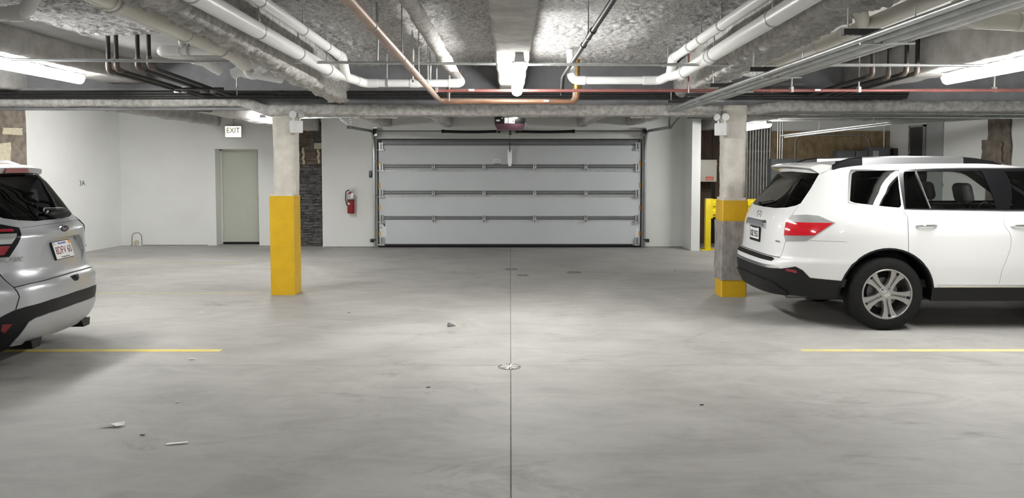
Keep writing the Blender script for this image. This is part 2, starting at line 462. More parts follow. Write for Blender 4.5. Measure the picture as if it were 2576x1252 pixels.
part('spray_insulation',spray_sheet(-4.15,-2.1,3.0,8.1,2.97,.026,.030,5.0,edge_y=7.75),'spray',ce)
part('spray_insulation',spray_sheet(2.1,4.35,3.0,8.1,2.97,.04,.010,8.0,edge_y=7.6,ridge=.01),'spray_smooth',ce)
part('spray_insulation',spray_sheet(-7.9,8.0,10.2,15.9,2.97,.10,.012,12.0,ridge=.005),'spray_smooth',ce)

def rsec(x0,x1,z0,z1,r,d):
    """rounded rectangle section, points about d apart"""
    P=[]
    for cx_,cz_,a0 in ((x1-r,z1-r,0),(x0+r,z1-r,90),(x0+r,z0+r,180),(x1-r,z0+r,270)):
        for i in range(5):
            a=math.radians(a0+22.5*i); P.append((cx_+r*math.cos(a),cz_+r*math.sin(a)))
    out=[]
    for (a,b),(c,e) in zip(P,P[1:]+P[:1]):
        L=math.hypot(c-a,e-b); k=max(1,int(round(L/d)))
        for i in range(k): out.append((a+(c-a)*i/k,b+(e-b)*i/k))
    return out
def sweep(axis,a,b,step,sec,amp,seed,f=14.,low=.02,lowf=2.2,warp=None,tp=None):
    n=len(sec); m=int((b-a)/step)+1; vs=[]
    cx_=sum(p[0] for p in sec)/n; cz_=sum(p[1] for p in sec)/n
    for j in range(m):
        t=a+(b-a)*j/(m-1); k=tp(t) if tp else 1.
        for (u,w) in sec:
            u2=cx_+(u-cx_)*k; w2=cz_+(w-cz_)*k
            if warp: u2,w2=warp(t,u2,w2)
            p=Vector((u2,t,w2)) if axis=='y' else Vector((t,u2,w2))
            dr=Vector((u2-cx_,0,w2-cz_)) if axis=='y' else Vector((0,u2-cx_,w2-cz_))
            dr=dr.normalized() if dr.length>1e-6 else Vector((0,0,1))
            q=p+Vector((0,0,seed*7.3))
            e=low*NZ(q*lowf)+amp*(NZ(q*f)+.55*NZ(q*f*2.2))
            vs.append(p+dr*e)
    flip = axis=='y'
    fs=[]
    for j in range(m-1):
        for k in range(n):
            q=(j*n+k,j*n+(k+1)%n,(j+1)*n+(k+1)%n,(j+1)*n+k); fs.append(q if flip else q[::-1])
    fs.append(tuple(range(n))); fs.append(tuple(range((m-1)*n,m*n)))
    return MB(True).add(vs,fs,True)
# main cross beam over the two columns: sprayed bottom flange, bare web
cb=thing('cross_beam','long fireproofed steel cross beam resting on both columns','beam',(0,10,2.3))
def flange_drop(t,u,w):
    k=0 if -3.1<t<3.1 else min(1,(abs(t)-3.1)/.35)
    if t<0: return u, w+.115*k
    return u, w+.05*k
part('flange',sweep('x',-9.3,8.08,.035,rsec(9.80,10.18,2.30,2.44,.05,.03),.017,2,warp=flange_drop),'spray_beam',cb)
part('web',MB().box(-9.3,8.08,9.94,10.06,2.38,2.97),'steel_web',cb)
part('upper_flange',MB().box(-9.3,8.08,9.86,10.14,2.62,2.65),'steel_web',cb)
# fireproofed joists of the near bay
GJ='sprayed ceiling joists of the near bay'
def joist(sec,y0,y1,step,amp,seed,label,material='spray_beam',f=16.,group=GJ,low=.02,warp=None):
    return solo('ceiling_joist',sweep('y',y0,y1,step,sec,amp,seed,f=f,low=low,warp=warp),material,label,'joist',group)
joist(rsec(-.135,.165,2.60,3.0,.03,.03),1.6,9.93,.03,.006,3,'smooth sprayed joist down the middle carrying the central light','spray_smooth')
joist(rsec(-2.09,-1.85,2.56,3.0,.06,.028),1.6,9.97,.024,.038,4,'shaggy sprayed joist left of the middle beside thick white pipes',low=.035,warp=lambda t,u,w:(u-(t-4.26)*.038,w-max(0,t-4.26)*.018))
joist(rsec(1.82,2.16,2.58,3.0,.05,.027),1.6,9.97,.027,.028,5,'shaggy sprayed joist right of the middle above the conduit rack',low=.04,warp=lambda t,u,w:(u+(t-4.26)*.045,w-max(0,t-4.26)*.010))
joist(rsec(-5.14,-4.66,2.71,3.0,.05,.04),1.6,9.97,.04,.010,6,'sprayed joist above the left strip light','spray_smooth')
joist(rsec(4.26,4.66,2.62,3.0,.05,.04),1.6,9.97,.04,.010,7,'sprayed joist above the right strip light','spray_smooth')
joist(rsec(-6.6,-6.2,2.62,3.0,.05,.06),1.6,9.97,.06,.008,8,'sprayed joist furthest left over the silver car','spray_smooth')
GF='sprayed joists of the far bay'
for x,w,zb,sd,y1,lb in ((-6.1,.22,2.49,11,16.0,'pale sprayed joist running to the wall above the exit sign'),(-4.05,.30,2.36,12,15.9,'wide sprayed joist above the dark brick pier'),(-2.5,.22,2.46,13,15.62,'sprayed joist above the left end of the garage door'),
     (-1.27,.20,2.44,14,15.62,'sprayed joist left of the door opener'),(1.44,.20,2.44,15,15.62,'sprayed joist right of the door opener'),(2.43,.22,2.455,16,15.62,'sprayed joist above the right end of the garage door'),(4.1,.3,2.40,17,16.5,'sprayed joist above the yellow bollard'),(6.15,.4,2.72,18,16.5,'sprayed joist in front of the plywood wall')):
    joist(rsec(x-w/2,x+w/2,zb,3.0,.06,.05),10.15,y1,.06,.012,sd,lb,'spray_smooth',f=12,group=GF,low=.03)

# ------------------------------------------------------------------ columns
def column(x0,x1,y0,y1,top,label):
    c=thing('column',label,'column',((x0+x1)/2,(y0+y1)/2,0),'yellow based columns')
    return c
def chamf(x0,x1,y0,y1,z0,z1,ch=.012,M=None):
    m=MB(); P=[(x0+ch,y0),(x1-ch,y0),(x1,y0+ch),(x1,y1-ch),(x1-ch,y1),(x0+ch,y1),(x0,y1-ch),(x0,y0+ch)]
    return m.prism(P,'z',z0,z1)
def shaft(cx_,cy_,hw,z0,z1,seed,r=.06):
    sec=rsec(-hw,hw,-hw,hw,r,.035); n=len(sec); vs=[]; m_=int((z1-z0)/.035)
    for j in range(m_+1):
        z=z0+(z1-z0)*j/m_
        for u,w in sec:
            p=Vector((u,w,z+seed)); e=.010*NZ(p*3)+.005*NZ(p*17)
            d=Vector((u,w,0)).normalized(); q=Vector((u,w,0))+d*e
            vs.append((cx_+q.x,cy_+q.y,z))
    fs=[(j*n+k,j*n+(k+1)%n,(j+1)*n+(k+1)%n,(j+1)*n+k) for j in range(m_) for k in range(n)]
    return MB().add(vs,fs,True)
c=column(-3.084,-2.772,9.822,10.14,0,'plastered column with a tall plain yellow base left of the garage door')
part('base',chamf(-3.084,-2.772,9.822,10.14,0,1.275),'yellow',c)
part('base_cap',shaft(-2.928,9.981,.150,1.262,1.31,4,.03),'column_plaster',c)
part('shaft',shaft(-2.905,9.985,.142,1.29,2.42,9),'column_plaster',c)
c=column(2.67,2.992,9.672,9.99,0,'plastered column with grey wrapping round its yellow base by the white car')
part('base',chamf(2.67,2.992,9.672,9.99,0,1.225),'yellow',c)
part('base_cap',shaft(2.831,9.83,.155,1.212,1.262,14,.03),'column_plaster',c)
part('shaft',shaft(2.838,9.835,.142,1.24,2.42,19),'column_plaster',c)
w=shaft(2.831,9.83,.172,.215,.965,23,.015); part('wrapping',w,'wrap',c,'grey carpet like wrapping')
# dirt rings are left to the floor; grout collars at the column feet
for cx_,cy_ in ((-2.928,9.981),(2.831,9.83)):
    pass

# stall lines
GL='painted yellow stall lines'
def line(x0,x1,y,lab,mt='stall_yellow',w=.09,yaw=0.):
    return solo('stall_line',MB().box(x0,x1,y-w/2,y+w/2,.0002,.0016),mt,lab,'line',GL)
line(-8.6,-2.61,6.86,'yellow stall line under the rear of the silver car')
line(2.62,7.6,6.865,'yellow stall line in front of the white car','stall_worn')
line(-8.4,-3.2,9.95,'faint yellow stall line ending at the left column','stall_faded')
line(3.1,8.0,9.95,'faint yellow stall line behind the white car','stall_faded')
line(-8.2,-4.5,13.02,'worn yellow stall line nearest the personnel door','stall_faded')

# ------------------------------------------------------------------ strip lights
GLT='fluorescent strip lights'
def strip_light(x,y0,y1,z,label,drop=.0,top=None):
    t=thing('strip_light',label,'light',(x,(y0+y1)/2,z),GLT)
    top=top or z+.10; m=MB().prism([(x-.035,top),(x-.045,z+.055),(x+.045,z+.055),(x+.035,top)],'y',y0-.03,y1+.03); part('housing',m,'lamp_housing',t)
    P=[(x-.062,z+.055)]
    for i in range(9):
        a=PI+PI*i/8; P.append((x+.06*math.cos(a),z+.045+.055*math.sin(a)))
    P.append((x+.062,z+.055))
    part('diffuser',MB().prism(P,'y',y0+.012,y1-.012,smooth=True),'lamp',t)
    for ya in (y0,y1):
        part('end_cap',MB().prism([(x-.065,z+.052),(x+.065,z+.052),(x+.06,z+.066),(x-.06,z+.066)],'y',ya-.006,ya+.006),'lamp_housing',t)
    if drop:
        for ya in (y0+.15,y1-.15): part('hanger_rod',MB().cyl((x,ya,z+.10),(x,ya,drop),.006,6),'rod',t)
    return t
strip_light(.075,6.45,8.85,2.465,'glaring strip light on the middle joist above the garage lane',top=2.605)
strip_light(-4.90,6.4,8.82,2.60,'glaring strip light at the upper left over the silver car')
strip_light(4.46,5.5,7.92,2.50,'glaring strip light at the upper right over the white car')
strip_light(-3.74,11.68,12.9,2.33,'short bright light partly hidden behind the left column',2.965)
strip_light(4.34,13.0,14.25,2.31,'short bright light just right of the right column',2.965)
strip_light(-6.35,12.2,13.4,2.60,'unseen strip light added over the stall by the personnel door',2.965)  # added fixture, hidden from view, brightens the far left walls
strip_light(.0,-1.3,1.1,2.50,'strip light on the middle joist behind the viewer')
strip_light(4.46,-3.4,-1.0,2.50,'strip light behind the viewer on the right')

# ------------------------------------------------------------------ pipes
CEIL=2.96
def hanger(p,d,r,parent,ztop=CEIL,rod=.005,mt='rod',band=.012):
    """split ring clamp round a pipe with a rod to the ceiling"""
    p=Vector(p); d=Vector(d).normalized()
    m=MB(); m.tube([p-d*band,p+d*band],r+.004,14)
    top=p+Vector((0,0,r)); m.box(p.x-.008,p.x+.008,p.y-.008,p.y+.008,top.z,top.z+.03)
    m.tube([(p.x,p.y,top.z+.02),(p.x,p.y,ztop)],rod,6)
    part('hanger',m,mt,parent)
def pipe(name,label,cat,path,r,material,R=.08,n=14,couplings=(),hangers=(),group=None,cmat=None,cr=1.14,cl=.05,hz=CEIL,elbows=False,marks=()):
    pts=[Vector(p) for p in path]
    zmin=min(p.z for p in pts)
    t=thing(name,label,cat,(pts[0].x,pts[0].y,zmin),group)
    part('pipe_run',MB().tube(fillet(pts,R),r,n),material,t)
    def at(k):
        L=[(b-a).length for a,b in zip(pts,pts[1:])]; d=k*sum(L)
        for (a,b),l in zip(zip(pts,pts[1:]),L):
            if d<=l+1e-9: return a+(b-a)*(d/l),(b-a).normalized()
            d-=l
        return pts[-1],(pts[-1]-pts[-2]).normalized()
    for k in couplings:
        p,d=at(k); part('coupling',MB().tube([p-d*cl,p+d*cl],r*cr,n),cmat or material,t)
    for k in hangers:
        p,d=at(k); hanger(p,d,r,t,hz)
    if elbows:
        for a,b,c in zip(pts,pts[1:],pts[2:]):
            u=(a-b).normalized(); w=(c-b).normalized(); q=R+.02
            part('elbow',MB().tube(fillet([b+u*(q+.05),b,b+w*(q+.05)],R),r*cr,n),cmat or material,t)
    for k in marks:
        p,d=at(k); part('print_mark',MB().tube([p-d*.18,p+d*.18],r*1.004,n,cap=False),material,t)
    return t
G1='white PVC drain pipes along the ceiling'
# left pair
pipe('drain_pipe','thickest white pipe in the left pair running to the far beam','pipe',[(-1.72,1.5,2.62),(-1.80,8.10,2.605)],.057,'pvc',couplings=(.985,.93),hangers=(.42,.60,.76,.92),group=G1,cl=.06)
t=pipe('drain_pipe','thinner white pipe beside the shaggy left joist with a run toward the middle','pipe',[(-1.60,1.5,2.76),(-1.695,7.82,2.755),(-1.70,8.02,2.58),(-1.56,8.30,2.545),(-.52,8.30,2.545),(-.60,8.55,2.66),(-.72,8.6,2.9)],.042,'pvc',R=.07,couplings=(.72,.875),hangers=(.43,.56,.66,.84),group=G1,elbows=True)
part('wye_arm',MB().tube([(-1.80,7.9,2.605),(-1.70,8.03,2.585)],.05,14),'pvc',t)
# right pair
pipe('drain_pipe','thickest white pipe in the right pair running to the far beam','pipe',[(1.60,1.5,2.62),(1.76,8.08,2.605)],.057,'pvc',couplings=(.985,.80),hangers=(.53,.77,.955),group=G1,cl=.06)
t=pipe('drain_pipe','thinner white pipe of the right pair with a run toward the brass valve','pipe',[(1.62,1.5,2.76),(1.655,7.9,2.755),(1.66,8.05,2.60),(1.60,8.30,2.575),(.66,8.30,2.575),(.64,8.34,2.9)],.042,'pvc',R=.07,couplings=(.70,.86),hangers=(.56,.64,.69,.82),group=G1,elbows=True)
part('wye_arm',MB().tube([(1.76,7.9,2.605),(1.66,8.03,2.59)],.05,14),'pvc',t)
# cream pipe under the left joist
pipe('drain_pipe','cream pipe hugging the left side of the shaggy left joist','pipe',[(-2.16,1.5,2.60),(-2.30,6.4,2.585),(-2.38,6.95,2.57)],.058,'pvc_cream',couplings=(.52,.72),hangers=(.53,.85),group=G1,cl=.012)
pipe('drain_pipe','pale pipe half hidden above the conduit rack on the right','pipe',[(2.36,1.5,2.62),(2.42,7.2,2.6)],.05,'pvc_cream',couplings=(.72,.8),group=G1,cl=.012)
# shorter fittings
G2='short white drain branches'
t=pipe('drain_branch','short white pipe branch with a round end left of the cream pipe','pipe',[(-2.5,7.2,2.73),(-3.27,7.2,2.73),(-3.0,7.62,2.68),(-2.9,7.75,2.60)],.042,'pvc',R=.06,couplings=(.42,),hangers=(.33,),group=G2,elbows=True)
part('riser',MB().tube([(-3.04,7.2,2.73),(-3.04,7.2,2.95)],.036,14),'pvc',t)
t=pipe('drain_trap','white drain trap under the shaggy left joist','pipe',[(-2.30,6.95,2.57),(-2.46,7.25,2.66),(-2.40,7.6,2.62),(-2.62,7.6,2.60),(-2.66,7.6,2.585),(-2.35,7.95,2.55)],.045,'pvc',R=.045,group=G2,elbows=True)
part('u_bend',MB().tube([(-2.50+.055*math.cos(PI+PI*i/10),7.52,2.585+.055*math.sin(PI+PI*i/10)) for i in range(11)],.034,14),'pvc',t)
part('u_bend_collar',MB().cyl((-2.445,7.52,2.58),(-2.445,7.52,2.63),.040,14).cyl((-2.555,7.52,2.58),(-2.555,7.52,2.61),.040,14),'pvc',t)
t=pipe('drain_branch','short white pipe branch with a round end right of the conduit rack','pipe',[(2.55,7.4,2.73),(3.33,7.4,2.755),(3.1,7.75,2.68),(2.9,7.9,2.66)],.042,'pvc',R=.06,couplings=(.42,),hangers=(.34,),group=G2,elbows=True)
t=pipe('drain_trap','white drain trap low beside the conduit rack','pipe',[(2.30,7.7,2.60),(2.55,7.7,2.555),(2.82,7.85,2.60),(2.9,7.9,2.66)],.042,'pvc',R=.045,group=G2,elbows=True)
pipe('drain_bend','white drain bend at the top left edge','pipe',[(-4.05,5.3,2.70),(-3.30,5.3,2.70),(-3.19,5.3,2.95)],.050,'pvc',R=.11,couplings=(.68,),group=G2)
pipe('drain_bend','large white drain bend at the top right edge','pipe',[(3.05,5.3,2.95),(3.08,5.3,2.66),(3.42,5.3,2.645),(4.2,5.3,2.645)],.060,'pvc_cream',R=.13,couplings=(.50,.62),group=G2)
pipe('drain_bend','smaller white drain bend above the large one at the top right edge','pipe',[(3.38,5.1,2.95),(3.42,5.1,2.80),(3.55,5.1,2.76),(3.62,5.1,2.66)],.042,'pvc_cream',R=.06,group=G2)
pipe('drain_bend','pale drain bend above the conduit rack at the top','pipe',[(1.98,4.6,2.95),(2.02,4.6,2.66),(2.18,4.85,2.62),(2.36,5.2,2.62)],.045,'pvc_cream',R=.08,group=G2)
pipe('drain_branch','short white pipe showing below the cross beam left of the opener','pipe',[(-2.1,10.5,2.42),(-1.96,10.5,2.335),(-1.56,10.5,2.335)],.030,'pvc',R=.05,couplings=(.95,),hangers=(.6,),group=G2)
pipe('drain_branch','short white pipe showing below the cross beam right of the opener','pipe',[(1.63,10.5,2.335),(1.90,10.5,2.335),(2.05,10.5,2.42)],.028,'pvc',R=.05,hangers=(.4,),group=G2)
# copper
t=pipe('copper_pipe','wide copper pipe running to the far beam and turning right to the brass valve','pipe',[(-.74,1.5,2.465),(-.845,9.2,2.44),(.76,9.2,2.425),(.79,9.2,2.90)],.029,'copper_pale',R=.06,couplings=(.48,.64),hangers=(.295,.43,.55,.64),cl=.03,cr=1.08)
part('cross_run',MB().tube(fillet([(-.80,9.2,2.425),(.785,9.2,2.425),(.792,9.2,2.52)],.05),.0305,14),'copper',t)
part('valve_body',MB().tube([(.792,9.2,2.52),(.792,9.2,2.56),(.792,9.2,2.60),(.792,9.2,2.66),(.792,9.2,2.70)],[.034,.040,.056,.050,.034],14),'brass',t,'brass valve')
part('riser',MB().tube([(.792,9.2,2.68),(.792,9.2,2.95)],.032,14),'brass',t)
part('pipe_label',MB().box(.395,.455,9.165,9.1705,2.42,2.44),'label_white',t)
pipe('copper_stub','short dark copper offset beside the end of the wide copper pipe','pipe',[(-.60,9.3,2.80),(-.60,9.3,2.66),(-.74,9.3,2.60),(-.755,9.3,2.42)],.027,'iron_elbow',R=.05)
t=pipe('sprinkler_pipe','long thin red pipe crossing to the right edge','pipe',[(-.83,8.42,2.477),(7.9,8.36,2.477)],.0165,'red_pipe',couplings=(.02,.42,.62,.70),cl=.02,cr=1.25)
for x,zt,mt in ((1.93,2.95,'red_pipe'),(3.78,2.95,'rod'),(3.05,2.95,'rod'),(5.25,2.95,'rod'),(-.80,2.95,'rod')):
    m=MB().tube([(x,8.4,2.49),(x,8.4,zt)],.009,8); m.box(x-.013,x+.013,8.37,8.43,2.458,2.515); part('hanger',m,'rod' if mt=='rod' else 'red_pipe',t)
for x in (-.42,3.31): part('pipe_label',MB().box(x-.03,x+.03,8.335,8.3385,2.468,2.486),'label_white',t)
# sprayed pipe and black gas pipe of the middle bay
solo('sprayed_pipe',sweep('y',1.5,8.95,.03,[(-.66+.055*math.cos(2*PI*k/16),2.74+.055*math.sin(2*PI*k/16)) for k in range(16)],.016,31,f=24,low=.012),'spray_beam','pipe thickly coated with white spray left of the middle joist','pipe')
pipe('gas_pipe','thin black pipe right of the middle joist dropping at its far end','pipe',[(.64,1.5,2.66),(.585,8.35,2.65),(.57,8.42,2.62),(.57,8.6,2.45)],.020,'black_iron',R=.03,couplings=(.585,.68),hangers=(.63,),cl=.02,cr=1.3)
# threaded rods hanging in the middle bay
GR='threaded rods hanging between the pipes'
for x,y,z0,lb in ((-1.03,6.0,2.48,'rod hanging above the wide copper pipe nearest the viewer'),(-.92,7.3,2.45,'white sprayed rod reaching down to the wide copper pipe'),(-.86,8.3,2.46,'white sprayed rod down to the left end of the red pipe'),(-.72,9.1,2.42,'grey rod down to the corner of the copper pipe'),(-3.25,9.2,2.50,'pale rod in front of the dark gap left of the column')):
    solo('threaded_rod',MB().tube([(x,y,z0),(x+.004,y,(z0+2.95)/2),(x,y,2.95)],[.008,.011,.009],8),'spray_smooth' if z0<2.47 else 'rod',lb,'rod',GR)

# black pipes: drops and long runs
G3='black iron pipes of the left bay'
for i,(xt,yd,lb) in enumerate(((-3.98,7.68,'outermost of four black pipes dropping from the left bay ceiling'),(-3.89,7.66,'second of four black pipes dropping from the left bay ceiling'),(-3.67,7.64,'third of four black pipes dropping from the left bay ceiling'),(-3.55,7.62,'innermost of four black pipes dropping from the left bay ceiling'))):
    z=2.60+.012*i
    t=pipe('black_pipe',lb,'pipe',[(xt,yd,2.965),(xt,yd,z),(xt+.03,9.7,2.545),(xt+.6,9.72,2.545)],.021,'black_iron',R=.05,group=G3)
    part('elbow',MB().tube(fillet([(xt,yd,z+.10),(xt,yd,z),(xt,yd+.10,z-.003)],.05),.027,12),'iron_elbow',t)
    part('clamp',MB().box(xt-.03,xt+.03,9.22,9.25,2.53,2.60),'rod',t)
G4='black iron pipes of the right bay'
for i,(xt,yd,z,lb) in enumerate(((3.76,8.05,2.60,'innermost of four black pipes dropping from the right bay ceiling'),(3.93,8.05,2.585,'longest of four black pipes dropping from the right bay ceiling'),(4.06,7.95,2.61,'third of four black pipes dropping from the right bay ceiling'),(4.17,7.95,2.61,'outermost of four black pipes dropping from the right bay ceiling'))):
    t=pipe('black_pipe',lb,'pipe',[(xt,yd,2.965),(xt,yd,z),(xt-.03,9.7,2.545),(xt-.6,9.72,2.545)],.021,'black_iron',R=.05,group=G4)
    part('elbow',MB().tube(fillet([(xt,yd,z+.10),(xt,yd,z),(xt,yd+.10,z-.003)],.05),.027,12),'iron_elbow',t)
G5='black pipes along the cross beam'
for z,y,r,lb in ((2.575,9.72,.022,'top black pipe of the three along the cross beam'),(2.545,9.74,.022,'middle black pipe of the three along the cross beam'),(2.520,9.76,.018,'bottom black pipe of the three along the cross beam')):
    pipe('beam_pipe',lb,'pipe',[(-8.8,y,z),(5.0,y,z)],r,'black_iron',couplings=(.43,.62),cl=.02,cr=1.25,group=G5)
# galvanised conduit crossing the near bay
G6='galvanised conduits'
pipe('conduit','galvanised conduit from the left strip light to the middle joist','conduit',[(-4.50,7.0,2.62),(-.13,6.95,2.575)],.0135,'galv',couplings=(.21,.5),group=G6,cl=.012,cr=1.5)
pipe('conduit','galvanised conduit from the middle joist to the right strip light','conduit',[(.16,6.98,2.575),(4.25,6.98,2.565)],.0135,'galv',couplings=(.30,.6),group=G6,cl=.012,cr=1.5)
# rack of conduits on trapeze struts
rk=thing('conduit_rack','rack of galvanised conduits on black struts under the right joist','conduit rack',(2.05,6,2.36))
for x,z,r in ((1.93,2.385,.017),(1.99,2.38,.022),(2.05,2.376,.026),(2.125,2.383,.017),(2.185,2.383,.017)):
    part('conduit',MB().tube(fillet([(x+.06,2.2,z),(x+.09,8.2,z),(x*.6+.83,9.78,z-.02)],.3),r,12),'galv' if r<.02 else 'galv_dull',rk)
for y in (4.4,6.1,7.3,8.3,9.2):
    part('strut',MB().box(1.88,2.32,y-.02,y+.02,2.405,2.438),'black_iron',rk)
    for x in (1.91,2.29): part('rod',MB().tube([(x,y,2.40),(x,y,2.56)],.005,6),'rod',rk)
    part('strap',MB().box(1.98,2.29,y-.010,y+.010,2.352,2.36),'galv',rk)
# dark struts further right
for x0,x1,y,z,lb in ((2.62,3.3,8.7,2.56,'black strut hung in front of the dark gap right of the rack'),(-3.85,-3.3,8.9,2.53,'black strut under the four left pipes')):
    solo('channel_strut',MB().box(x0,x1,y-.02,y+.02,z,z+.03),'black_iron',lb,'strut','black channel struts')
# right far bay: conduits seen past the right column
pipe('conduit','conduit pair running left to right just behind the right column top','conduit',[(3.2,10.6,2.335),(7.9,10.9,2.335)],.018,'galv',group=G6,couplings=(.3,))
pipe('conduit','upper conduit running left to right behind the right column top','conduit',[(3.2,10.6,2.385),(7.9,10.9,2.385)],.018,'galv',group=G6,couplings=(.5,))
pipe('conduit','lit white conduit beside the short right light','conduit',[(4.45,13.3,2.44),(7.6,13.3,2.46)],.02,'spray_smooth',group=G6)
pipe('conduit','slanting conduit under the far right joist','conduit',[(5.1,14.6,2.22),(6.3,12.8,2.38),(7.9,11.6,2.44)],.02,'galv',group=G6,couplings=(.25,.5),hangers=(.2,.45))
pipe('conduit','lower slanting conduit under the far right joist','conduit',[(5.15,14.5,2.19),(6.3,12.75,2.345),(7.9,11.5,2.41)],.016,'galv',group=G6,couplings=(.3,))
solo('sprayed_duct',sweep('x',4.7,8.0,.06,[(13.6+.13*math.cos(2*PI*k/18),2.58+.13*math.sin(2*PI*k/18)) for k in range(18)],.012,41),'spray_smooth','pale sprayed duct behind the slanting conduits','duct')

# ------------------------------------------------------------------ garage door
YD=15.585
gd=thing('door_3','white sectional garage door with steel struts across its panels','door',(0,YD,0),kind='structure'); del gd['category']
secs=[(.035,.565),(.57,1.063),(1.068,1.575),(1.58,2.13)]
for z0,z1 in secs:
    m=MB().prism([(YD,z0),(YD,z1),(YD+.045,z1),(YD+.045,z0)],'x',-2.665,2.635)
    part('door_panel',m,'door_panel',gd)
part('bottom_seal',MB().box(-2.665,2.635,YD-.012,YD+.05,.0,.018).box(-2.665,2.635,YD-.03,YD,.018,.06),'spring_black',gd)
part('bottom_rail',MB().box(-2.66,2.63,YD-.022,YD,.03,.075),'strut',gd)
def hat(z,h,d=.05):   # hat shaped strut profile in (y,z)
    return [(YD,z),(YD-.004,z),(YD-.004,z+h*.22),(YD-d,z+h*.30),(YD-d,z+h*.70),(YD-.004,z+h*.78),(YD-.004,z+h),(YD,z+h)]
for z,h in ((1.60,.085),(1.075,.08),(.565,.072),(2.06,.11)):
    part('strut',MB().prism(hat(z,h),'x',-2.60,2.58),'strut',gd)
for z,h in ((1.532,.035),(1.022,.034)):
    part('rail_tube',MB().prism(hat(z,h,.022),'x',-2.64,2.62),'galv',gd)
hm=MB().box(-.028,-.010,-.062,0,-.03,.10).box(.010,.028,-.062,0,-.03,.10).box(-.034,.034,-.066,-.05,.015,.04).mesh('hinge')
for z in (1.592,1.062,.553):
    for x in (-1.555,-.535,.49,1.525):
        obj('hinge',hm,'galv',gd,(x,0,z))
em=MB().box(-.05,.05,-.05,0,-.06,-.03).box(-.045,-.015,-.06,0,-.06,.10).box(.005,.03,-.06,0,-.06,.10).cyl((-.09,-.03,-.045),(.05,-.03,-.045),.011,10).mesh('end_hinge')
for z in (2.02,1.60,1.07,.56,.10):
    for x in (-2.60,2.57): obj('end_hinge',em,'galv',gd,(x,0,z))
for sx,x in ((-1,-2.655),(1,2.625)):
    for z in (1.72,1.28,.83,.30):
        part('orange_tag',MB().box(x-.018,x+.018,YD-.003,YD-.0005,z-.075,z+.03),'orange_tag',gd)
part('warning_label',MB().box(-2.60,-2.52,YD-.002,YD-.0005,.22,.48),'label_white',gd)
part('warning_label',MB().box(-2.655,-2.61,YD-.002,YD-.0005,.22,.40),'label_white',gd)
part('warning_label',MB().box(2.55,2.60,YD-.002,YD-.0005,.22,.40),'label_white',gd)
part('label_mark',MB().prism([(-2.59,.475),(-2.53,.475),(-2.555,.45),(-2.535,.43),(-2.565,.425),(-2.57,.445)],'y',YD-.0035,YD-.002),'ink',gd)
part('label_mark',MB().box(-2.655,-2.61,YD-.0035,YD-.002,.39,.40),'ink',gd)
# maker's label
part('maker_label',MB().box(-.345,-.19,YD-.002,YD-.0005,1.685,1.795),'label_white',gd)
part('label_mark',MB().box(-.295,-.24,YD-.0035,YD-.002,1.752,1.765).box(-.32,-.275,YD-.0035,YD-.002,1.733,1.744).box(-.268,-.218,YD-.0035,YD-.002,1.733,1.744),'label_grey',gd)
part('label_mark',MB().box(-.335,-.20,YD-.0035,YD-.002,1.69,1.702),'ink',gd)
# tracks
GT='garage door tracks'
for s,x,lb in ((-1,-2.735,'left galvanised track of the garage door'),(1,2.705,'right galvanised track of the garage door')):
    t=thing('door_track',lb,'track',(x,15.5,0),GT)
    part('jamb_angle',MB().box(x-.03,x+.004,YG-.006,YG,0,2.30).box(x-.004,x+.004,YG-.09,YG,0,2.25),'door_track',t)
    path=fillet([(x+s*.012,YG-.085,.02),(x+s*.012,YG-.085,2.345),(x+s*.012,13.05,2.31)],.34,10)
    # open C section swept along the track
    vs=[];n=6
    prof=[(-.026,-.016),(-.026,.016),(.026,.016),(.026,-.016),(.022,-.016),(.022,.012),(-.022,.012),(-.022,-.016)]; n=len(prof)
    for i,p in enumerate(path):
        T=(path[min(i+1,len(path)-1)]-path[max(i-1,0)]).normalized(); B=Vector((s,0,0)); N=T.cross(B)
        for a,b in prof: vs.append(p+N*a+B*b)
    fs=[(i*n+k,i*n+(k+1)%n,(i+1)*n+(k+1)%n,(i+1)*n+k) for i in range(len(path)-1) for k in range(n)]
    part('track_rail',MB().add(vs,fs),'door_track',t)
    for z in (.35,1.05,1.75): part('track_bracket',MB().box(x-.02,x+.02,YG-.08,YG,z-.02,z+.02),'door_track',t)
    # perforated angle hangers from the ceiling
    y=13.15
    def angle(p,q,w=.034):
        p=Vector(p);q=Vector(q);d=(q-p).normalized();L=(q-p).length;nrm=Vector((0,-1,0));sd=d.cross(nrm).normalized()
        M=Matrix.Identity(4)
        for i in range(3): M[i][0]=d[i];M[i][1]=sd[i];M[i][2]=nrm[i];M[i][3]=p[i]
        a=part('perforated_angle',MB().box(0,L,-w/2,w/2,0,.004,M).box(0,L,w/2-.003,w/2,-.03,.004,M),'galv',t)
        h=MB(); k=int(L/.04)
        for i in range(k): h.box(.02+i*.04,.038+i*.04,-.006,.006,.0035,.0046,M)
        part('slots',h,'dark_hole',a)
    if s<0:
        angle((-3.62,y-.02,2.470),(-2.70,y-.02,2.492)); angle((-2.93,y-.03,2.49),(-2.735,y-.03,2.31)); angle((-2.72,y-.025,2.97),(-2.72,y-.025,2.28)); angle((-3.6,y-.025,2.97),(-3.6,y-.025,2.48))
    else:
        angle((3.0,y-.02,2.478),(3.66,y-.02,2.455)); angle((2.70,y-.025,2.97),(2.70,y-.025,2.28)); angle((2.90,y-.03,2.52),(2.72,y-.03,2.31)); angle((3.62,y-.025,2.97),(3.62,y-.025,2.46))
